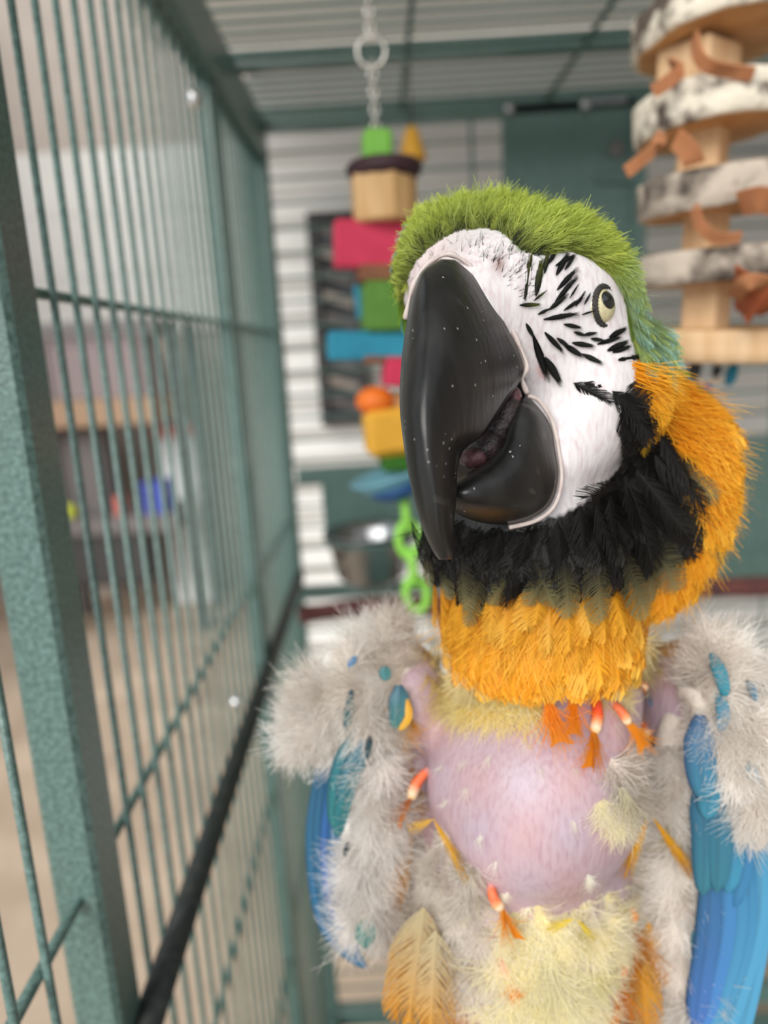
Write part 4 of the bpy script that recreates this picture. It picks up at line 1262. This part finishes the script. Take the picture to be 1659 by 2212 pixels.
pin(1236, 1470, 1245, 1600, 30, .22, c0='#f2801e', c1='#f58a14')
pin(1288, 1500, 1280, 1670, 28, .50, c0='#f2562e')
pin(1322, 1515, 1402, 1622, 24, .45)
pin(1388, 1560, 1420, 1625, 22, .45)
pin(1380, 1478, 1396, 1494, 18, .6)
pin(1058, 1910, 1118, 2040, 26, .42)
pin(1080, 2060, 1120, 2165, 24, .50)
pin(938, 1975, 890, 2065, 24, .25, c1='#ee8f1c', spread=1.5)
pin(895, 1870, 825, 1955, 26, .1, c1='#f0962a', ctip='#ee9220', spread=1.8)
pin(1355, 1960, 1395, 2110, 30, .2, c0='#d9801c', c1='#e08a1c', ctip='#c47a18', spread=1.4)  # duller orange than the other pins: shade mixed into its colour
pin(1370, 2100, 1340, 2260, 30, .1, c1='#f0962a', ctip='#ee9220', spread=1.2)
# yellow strap-like feathers that hang open from the flank
for (x0, y0, x1, y1, w, c) in [(936, 1768, 1020, 1915, 22, '#eeb426'), (936, 1770, 880, 1795, 20, '#e0b040'), (1400, 1765, 1345, 1905, 22, '#f0b01c'), (1408, 1762, 1520, 1915, 20, '#f0b01c'), (1410, 1766, 1500, 1910, 14, '#e8a81c'),
                            (1395, 1768, 1352, 1880, 16, '#f2b828'), (1240, 1985, 1180, 2010, 18, '#ecd040'), (1245, 1985, 1290, 2035, 14, '#ecd040')]:
    one_feather('strap_feather', (x0, y0), (x1, y1), w * 1.2, lin(c), lin(c) * .95, z={936: .2665, 1240: .2640, 1245: .2640}.get(x0, .2770), tm=template(26, .7, .5, 'long', .1, x0), curl=.08)
one_feather('down_feather', (1402, 1772), (1425, 1880), 70, lin('#f6e892'), lin('#f2da6a'), lift=.009, tm=down_template(60, 77, .35, 3, .012), curl=.1)
one_feather('down_feather', (1330, 1700), (1325, 1790), 90, lin('#e9e2c2'), lin('#f0e9c8'), lift=.003, tm=down_template(70, 78, .5, 3, .012), curl=.1)
one_feather('down_feather', (1180, 2050), (1165, 2180), 110, lin('#e6ddb4'), lin('#ece2b0'), lift=.003, tm=down_template(80, 79, .5, 3, .012), curl=.1)

# ------------------------------------------------------------------ wings
def wing(name, blobs, lo, hi, colr):
    V, F = surface_net(blobs, lo, hi, .0016, .008)
    Vw = V @ M.T + EYE
    return mesh_obj(name, Vw, F, MAT['skin'], bird, np.tile(lin(colr), (len(Vw), 1))), BVHTree.FromPolygons([Vector(v) for v in Vw], [tuple(map(int, f)) for f in F])
WL = [(850, 1430, .302, .012, .014, .012, 0), (800, 1520, .300, .0125, .022, .012, -.15), (805, 1680, .300, .0085, .026, .010, -.10), (798, 1830, .302, .0075, .028, .009, 0), (795, 1960, .305, .0070, .016, .009, 0), (690, 1560, .302, .0085, .018, .009, 0)]
WR = [(1530, 1450, .285, .012, .016, .012, 0), (1570, 1540, .280, .014, .022, .012, .1), (1580, 1660, .280, .012, .024, .011, 0), (1450, 1700, .296, .007, .03, .010, 0), (1455, 1900, .300, .006, .03, .009, 0), (1470, 2090, .302, .007, .022, .009, 0), (1620, 1700, .284, .010, .024, .01, 0)]
wl_o, wl_b = wing('wing', WL, (-.06, -.21, -.33), (.02, -.03, -.28), '#e0d8cd')
wr_o, wr_b = wing('wing', WR, (.09, -.24, -.33), (.17, -.03, -.26), '#e0d8cd')
def with_bvh(b):
    global BVH
    BVH = b
body_bvh = BVH
FLF = ['#fbf7f2', '#f0e9e1', '#fffdfa', '#e6ddd3', '#d6ccc1']
for (wo, wbv, polys, base) in (
    (wl_o, wl_b, [([(760, 1350), (900, 1350), (890, 1560), (780, 1600), (750, 1500)], 190, FLF), ([(640, 1440), (760, 1440), (735, 1600), (650, 1620)], 170, FLF),
                  ([(805, 1580), (870, 1590), (860, 1720), (840, 1900), (830, 2010), (755, 2010), (750, 1900), (775, 1780)], 200, ['#f4f0ec', '#e8e2dc', '#faf7f4', '#d9d0c6'])], 500),
    (wr_o, wr_b, [([(1470, 1390), (1600, 1390), (1659, 1500), (1659, 1700), (1600, 1800), (1560, 1600), (1480, 1560)], 260, FLF),
                  ([(1420, 1600), (1490, 1600), (1500, 2212), (1430, 2212), (1430, 1800)], 240, FLF)], 550)):
    with_bvh(wbv)
    bg_ = Bag()
    WC = [(620, 1500, -.9, .3), (700, 1650, -.5, .8), (830, 1380, -.2, -.7), (800, 1600, -.1, 1), (780, 1950, 0, 1), (860, 1600, .3, .8), (1550, 1400, .1, -.8), (1640, 1500, .5, .6), (1580, 1700, .2, 1), (1450, 1800, -.2, 1), (1470, 2100, .1, 1), (660, 1450, -.8, -.4)]
    for i, (pl, cnt, cs) in enumerate(polys):
        plume(bg_, pl, cnt // 2, WC, .35, (.008, .012), (.010, .016), (0, .3), cs, cs, T_DOWN, .5, base + i * 10, 1.6, None, .22)
        plume(bg_, pl, cnt // 2, WC, .55, (.011, .020), (.012, .020), (-.1, .4), cs, cs, T_TUFT, .7, base + 5 + i * 10, .7, None, .22)
    bg_.build('wing_down', MAT['down'], wo, 'fluffy grey down on the wing')
with_bvh(body_bvh)

def vane(name, pts, wpx, c0, c1, cedge, parent, roll=0.0, prof='flight', camber=.12):
    """solid feather following (px, py, depth) points"""
    n = 18; C = catmull(np.array([P(*p) for p in pts]), n)
    zc = np.mean([p[2] for p in pts]); wd = wpx / FPX * zc
    V = []; K = []; Fq = []; ns = 7
    for i in range(n):
        t = i / (n - 1)
        d = nrm(C[min(i + 1, n - 1)] - C[max(i - 1, 0)])
        nn = nrm(EYE - C[i]); nn = nrm(nn - d * (nn @ d)); s = np.cross(d, nn)
        s, nn = s * math.cos(roll) + nn * math.sin(roll), nn * math.cos(roll) - s * math.sin(roll)
        if prof == 'flight': w = wd * (.35 + .65 * min(1, t * 3)) * math.sqrt(max(.0, 1 - max(0, (t - .72) / .285) ** 2.2))
        else: w = wd * min(1, .3 + t * 2.2) * math.sqrt(max(.0, 1 - max(0, (t - .5) / .505) ** 2))
        for k in range(ns):
            u = k / (ns - 1) * 2 - 1
            V.append(C[i] + s * u * w / 2 + nn * (-camber * wd * u * u + (.00025 if k == ns // 2 else 0)))
            cc = c0 * (1 - t) + c1 * t
            e = abs(u) ** 2.5 if u > 0 else 0.0
            cc = cc * (1 - e) + cedge * e
            if k == ns // 2: cc = cc * .75
            K.append(cc)
    for i in range(n - 1):
        for k in range(ns - 1):
            Fq.append((i * ns + k, i * ns + k + 1, (i + 1) * ns + k + 1, (i + 1) * ns + k))
    return mesh_obj(name, V, np.array(Fq), MAT['vane'], parent, np.array(K))
B1, B2, B3, TQ, DK = lin('#2b6284'), lin('#4f99c0'), lin('#3a7ca8'), lin('#387a8c'), lin('#1b2a36')
# right-hand wing: long blue flight feathers, then coverts over them
for (pts, w, a_, b_, roll) in [
    ([(1650, 1760, .286), (1655, 1950, .287), (1600, 2230, .290), (1540, 2330, .292)], 40, B2, B2, .3),
    ([(1630, 1740, .285), (1640, 1960, .286), (1575, 2200, .289), (1500, 2300, .291)], 44, B2, B2, .25),
    ([(1610, 1740, .283), (1610, 1980, .284), (1560, 2150, .287), (1485, 2260, .289)], 52, B3, B2, .2),
    ([(1590, 1740, .281), (1585, 1980, .282), (1545, 2140, .285), (1490, 2240, .287)], 60, B3, B2, .15),
    ([(1560, 1740, .279), (1560, 1980, .280), (1530, 2130, .283), (1500, 2230, .285)], 60, B3, lin('#4a80c4'), .1),
    ([(1535, 1740, .277), (1530, 1980, .278), (1512, 2120, .281), (1500, 2220, .284)], 50, B1, lin('#4672b8'), .05),
    ([(1500, 2010, .282), (1508, 2060, .281), (1512, 2105, .281)], 26, TQ, TQ, 0)]:
    vane('flight_feather', pts, w, a_, b_, a_ * .30, wr_o, roll)
for (pts, w, a_, b_) in [
    ([(1560, 1690, .274), (1578, 1800, .273), (1572, 1930, .274)], 60, B1, lin('#3f8fb0')),
    ([(1600, 1700, .277), (1605, 1820, .277), (1585, 1960, .279)], 50, B3, B3),
    ([(1510, 1690, .272), (1522, 1800, .272), (1518, 1935, .274)], 56, B1, TQ),
    ([(1545, 1660, .271), (1550, 1790, .270), (1548, 1928, .272)], 58, B1, TQ),
    ([(1530, 1640, .269), (1530, 1710, .268), (1527, 1770, .269)], 52, B1, lin('#4290a8')),
    ([(1512, 1545, .267), (1512, 1640, .265), (1522, 1730, .266)], 66, lin('#355a85'), lin('#3f86a0')),
    ([(1536, 1410, .268), (1556, 1455, .264), (1568, 1505, .263)], 30, TQ, lin('#2f8ca0')),
    ([(1552, 1490, .268), (1562, 1540, .264), (1558, 1582, .264)], 28, TQ, B2),
    ([(1612, 1470, .264), (1625, 1490, .263), (1634, 1515, .264)], 18, DK, B2),
    ([(1616, 1650, .263), (1625, 1672, .263), (1638, 1700, .264)], 24, TQ, B2)]:
    vane('covert_feather', pts, w, a_, b_, a_ * .5, wr_o, .05, 'covert')
# left-hand wing
for (pts, w, a_, b_, roll) in [
    ([(700, 1600, .312), (676, 1800, .314), (700, 1990, .316), (790, 2090, .318)], 36, B1, B3, -.2),
    ([(712, 1600, .310), (690, 1800, .312), (715, 1980, .314), (780, 2070, .316)], 34, B1, B3, -.15),
    ([(722, 1620, .308), (705, 1820, .310), (722, 1960, .312), (770, 2050, .314)], 32, lin('#2a5f95'), lin('#4a86dd'), -.1),
    ([(735, 1640, .306), (722, 1820, .308), (735, 1950, .310), (775, 2030, .312)], 30, B1, lin('#5a95e0'), -.1)]:
    vane('flight_feather', pts, w, a_, b_, a_ * .6, wl_o, roll)
for (pts, w, a_, b_) in [
    ([(770, 1580, .2840), (735, 1680, .2850), (722, 1790, .2900)], 50, lin('#2a6c7c'), lin('#3a8a8c')),
    ([(790, 1600, .2820), (755, 1680, .2830), (738, 1760, .2870)], 44, lin('#2a6f88'), lin('#3a8488')),
    ([(760, 1680, .2840), (740, 1740, .2860), (728, 1810, .2920)], 36, lin('#357c84'), lin('#2f8088')),
    ([(862, 1480, .2810), (862, 1530, .2800), (852, 1575, .2810)], 46, lin('#3d6a80'), lin('#4a8c86')),
    ([(760, 1490, .2820), (752, 1540, .2820), (750, 1580, .2830)], 20, lin('#234d58'), lin('#2f7078')),
    ([(800, 1590, .2800), (796, 1610, .2800), (792, 1640, .2800)], 14, DK, lin('#2a5a60')),
    ([(830, 1440, .2810), (832, 1455, .2810), (836, 1470, .2810)], 26, lin('#4a8088'), lin('#4a9090')),
    ([(768, 1418, .2840), (762, 1428, .2840), (752, 1440, .2840)], 14, lin('#4a80b0'), lin('#5a90c0')),
    ([(800, 1985, .2900), (790, 2015, .2890), (790, 2050, .2900)], 46, lin('#3a8a84'), lin('#3f8f88')),
    ([(752, 1820, .2870), (748, 1835, .2870), (744, 1850, .2870)], 12, DK, DK)]:
    vane('covert_feather', pts, w, a_, b_, a_ * .55, wl_o, .05, 'covert')
vane('covert_feather', [(880, 1510, .2805), (882, 1550, .2795), (862, 1578, .2805)], 16, lin('#e9a82c'), lin('#f3bd3a'), lin('#d99a20'), wl_o, .05, 'covert')

for (x0, y0, x1, y1, w, z_, c0_, c1_) in [(915, 1960, 880, 2235, 120, .278, '#c9b890', '#eaa62e'), (940, 2010, 930, 2250, 100, .276, '#cfbf98', '#eaa830'), (890, 2000, 850, 2220, 70, .282, '#d8a03a', '#e59a22'),
                           (1385, 2060, 1400, 2250, 70, .290, '#d8a03a', '#e59a22'), (1400, 1990, 1420, 2140, 60, .294, '#d8a03a', '#e59a22'), (885, 1790, 822, 1960, 56, .296, '#d8a03a', '#e59a22'), (880, 1840, 830, 2000, 46, .297, '#d8a03a', '#e59a22')]:
    one_feather('flank_feather', (x0, y0), (x1, y1), w, lin(c0_), lin(c1_), tm=template(64, .34, .25, 'long', .05, x0, .0, 2, .66), z=z_, depth1=z_ - .004, curl=.06)
# ---- legs and feet on a perch below the frame, tail behind
pc = P(1110, 2740, .345)
prch = MB().tube([np.array([-.14, pc[1], pc[2]]), np.array([.02, pc[1] + .004, pc[2] + .002]), np.array([.25, pc[1] - .002, pc[2]]), np.array([.75, pc[1], pc[2]])], [.013, .0135, .014, .013], 16).build('wooden_perch', MAT['perch'], None, True)
tag(prch, 'brown wooden perch that the macaw stands on', 'perch')
for sx in (-1, 1):
    hip = P(1105 + sx * 110, 2400, .335); ft = np.array([hip[0] + .004 * sx, pc[1], pc[2] + .017])
    lg = MB().tube([hip, (hip + ft) / 2 + np.array([0, -.004, 0]), ft], [.012, .008, .006], 12)
    for k in (-1, 1):
        for fb in (-1, 1):
            lg.tube([ft, ft + np.array([k * .006, fb * .012, 0]), ft + np.array([k * .008, fb * .019, -.012]), ft + np.array([k * .008, fb * .019, -.024])], [.005, .0045, .004, .0015], 8)
    lg.build('leg', MAT['leg_skin'], bird, True)
for k in range(5):
    vane('tail_feather', [(1080 + k * 18, 2380, .372), (1080 + k * 14, 2650, .395), (1090 + k * 8, 3000, .42)], 80, B1, B2, B1 * .5, bird, 0)
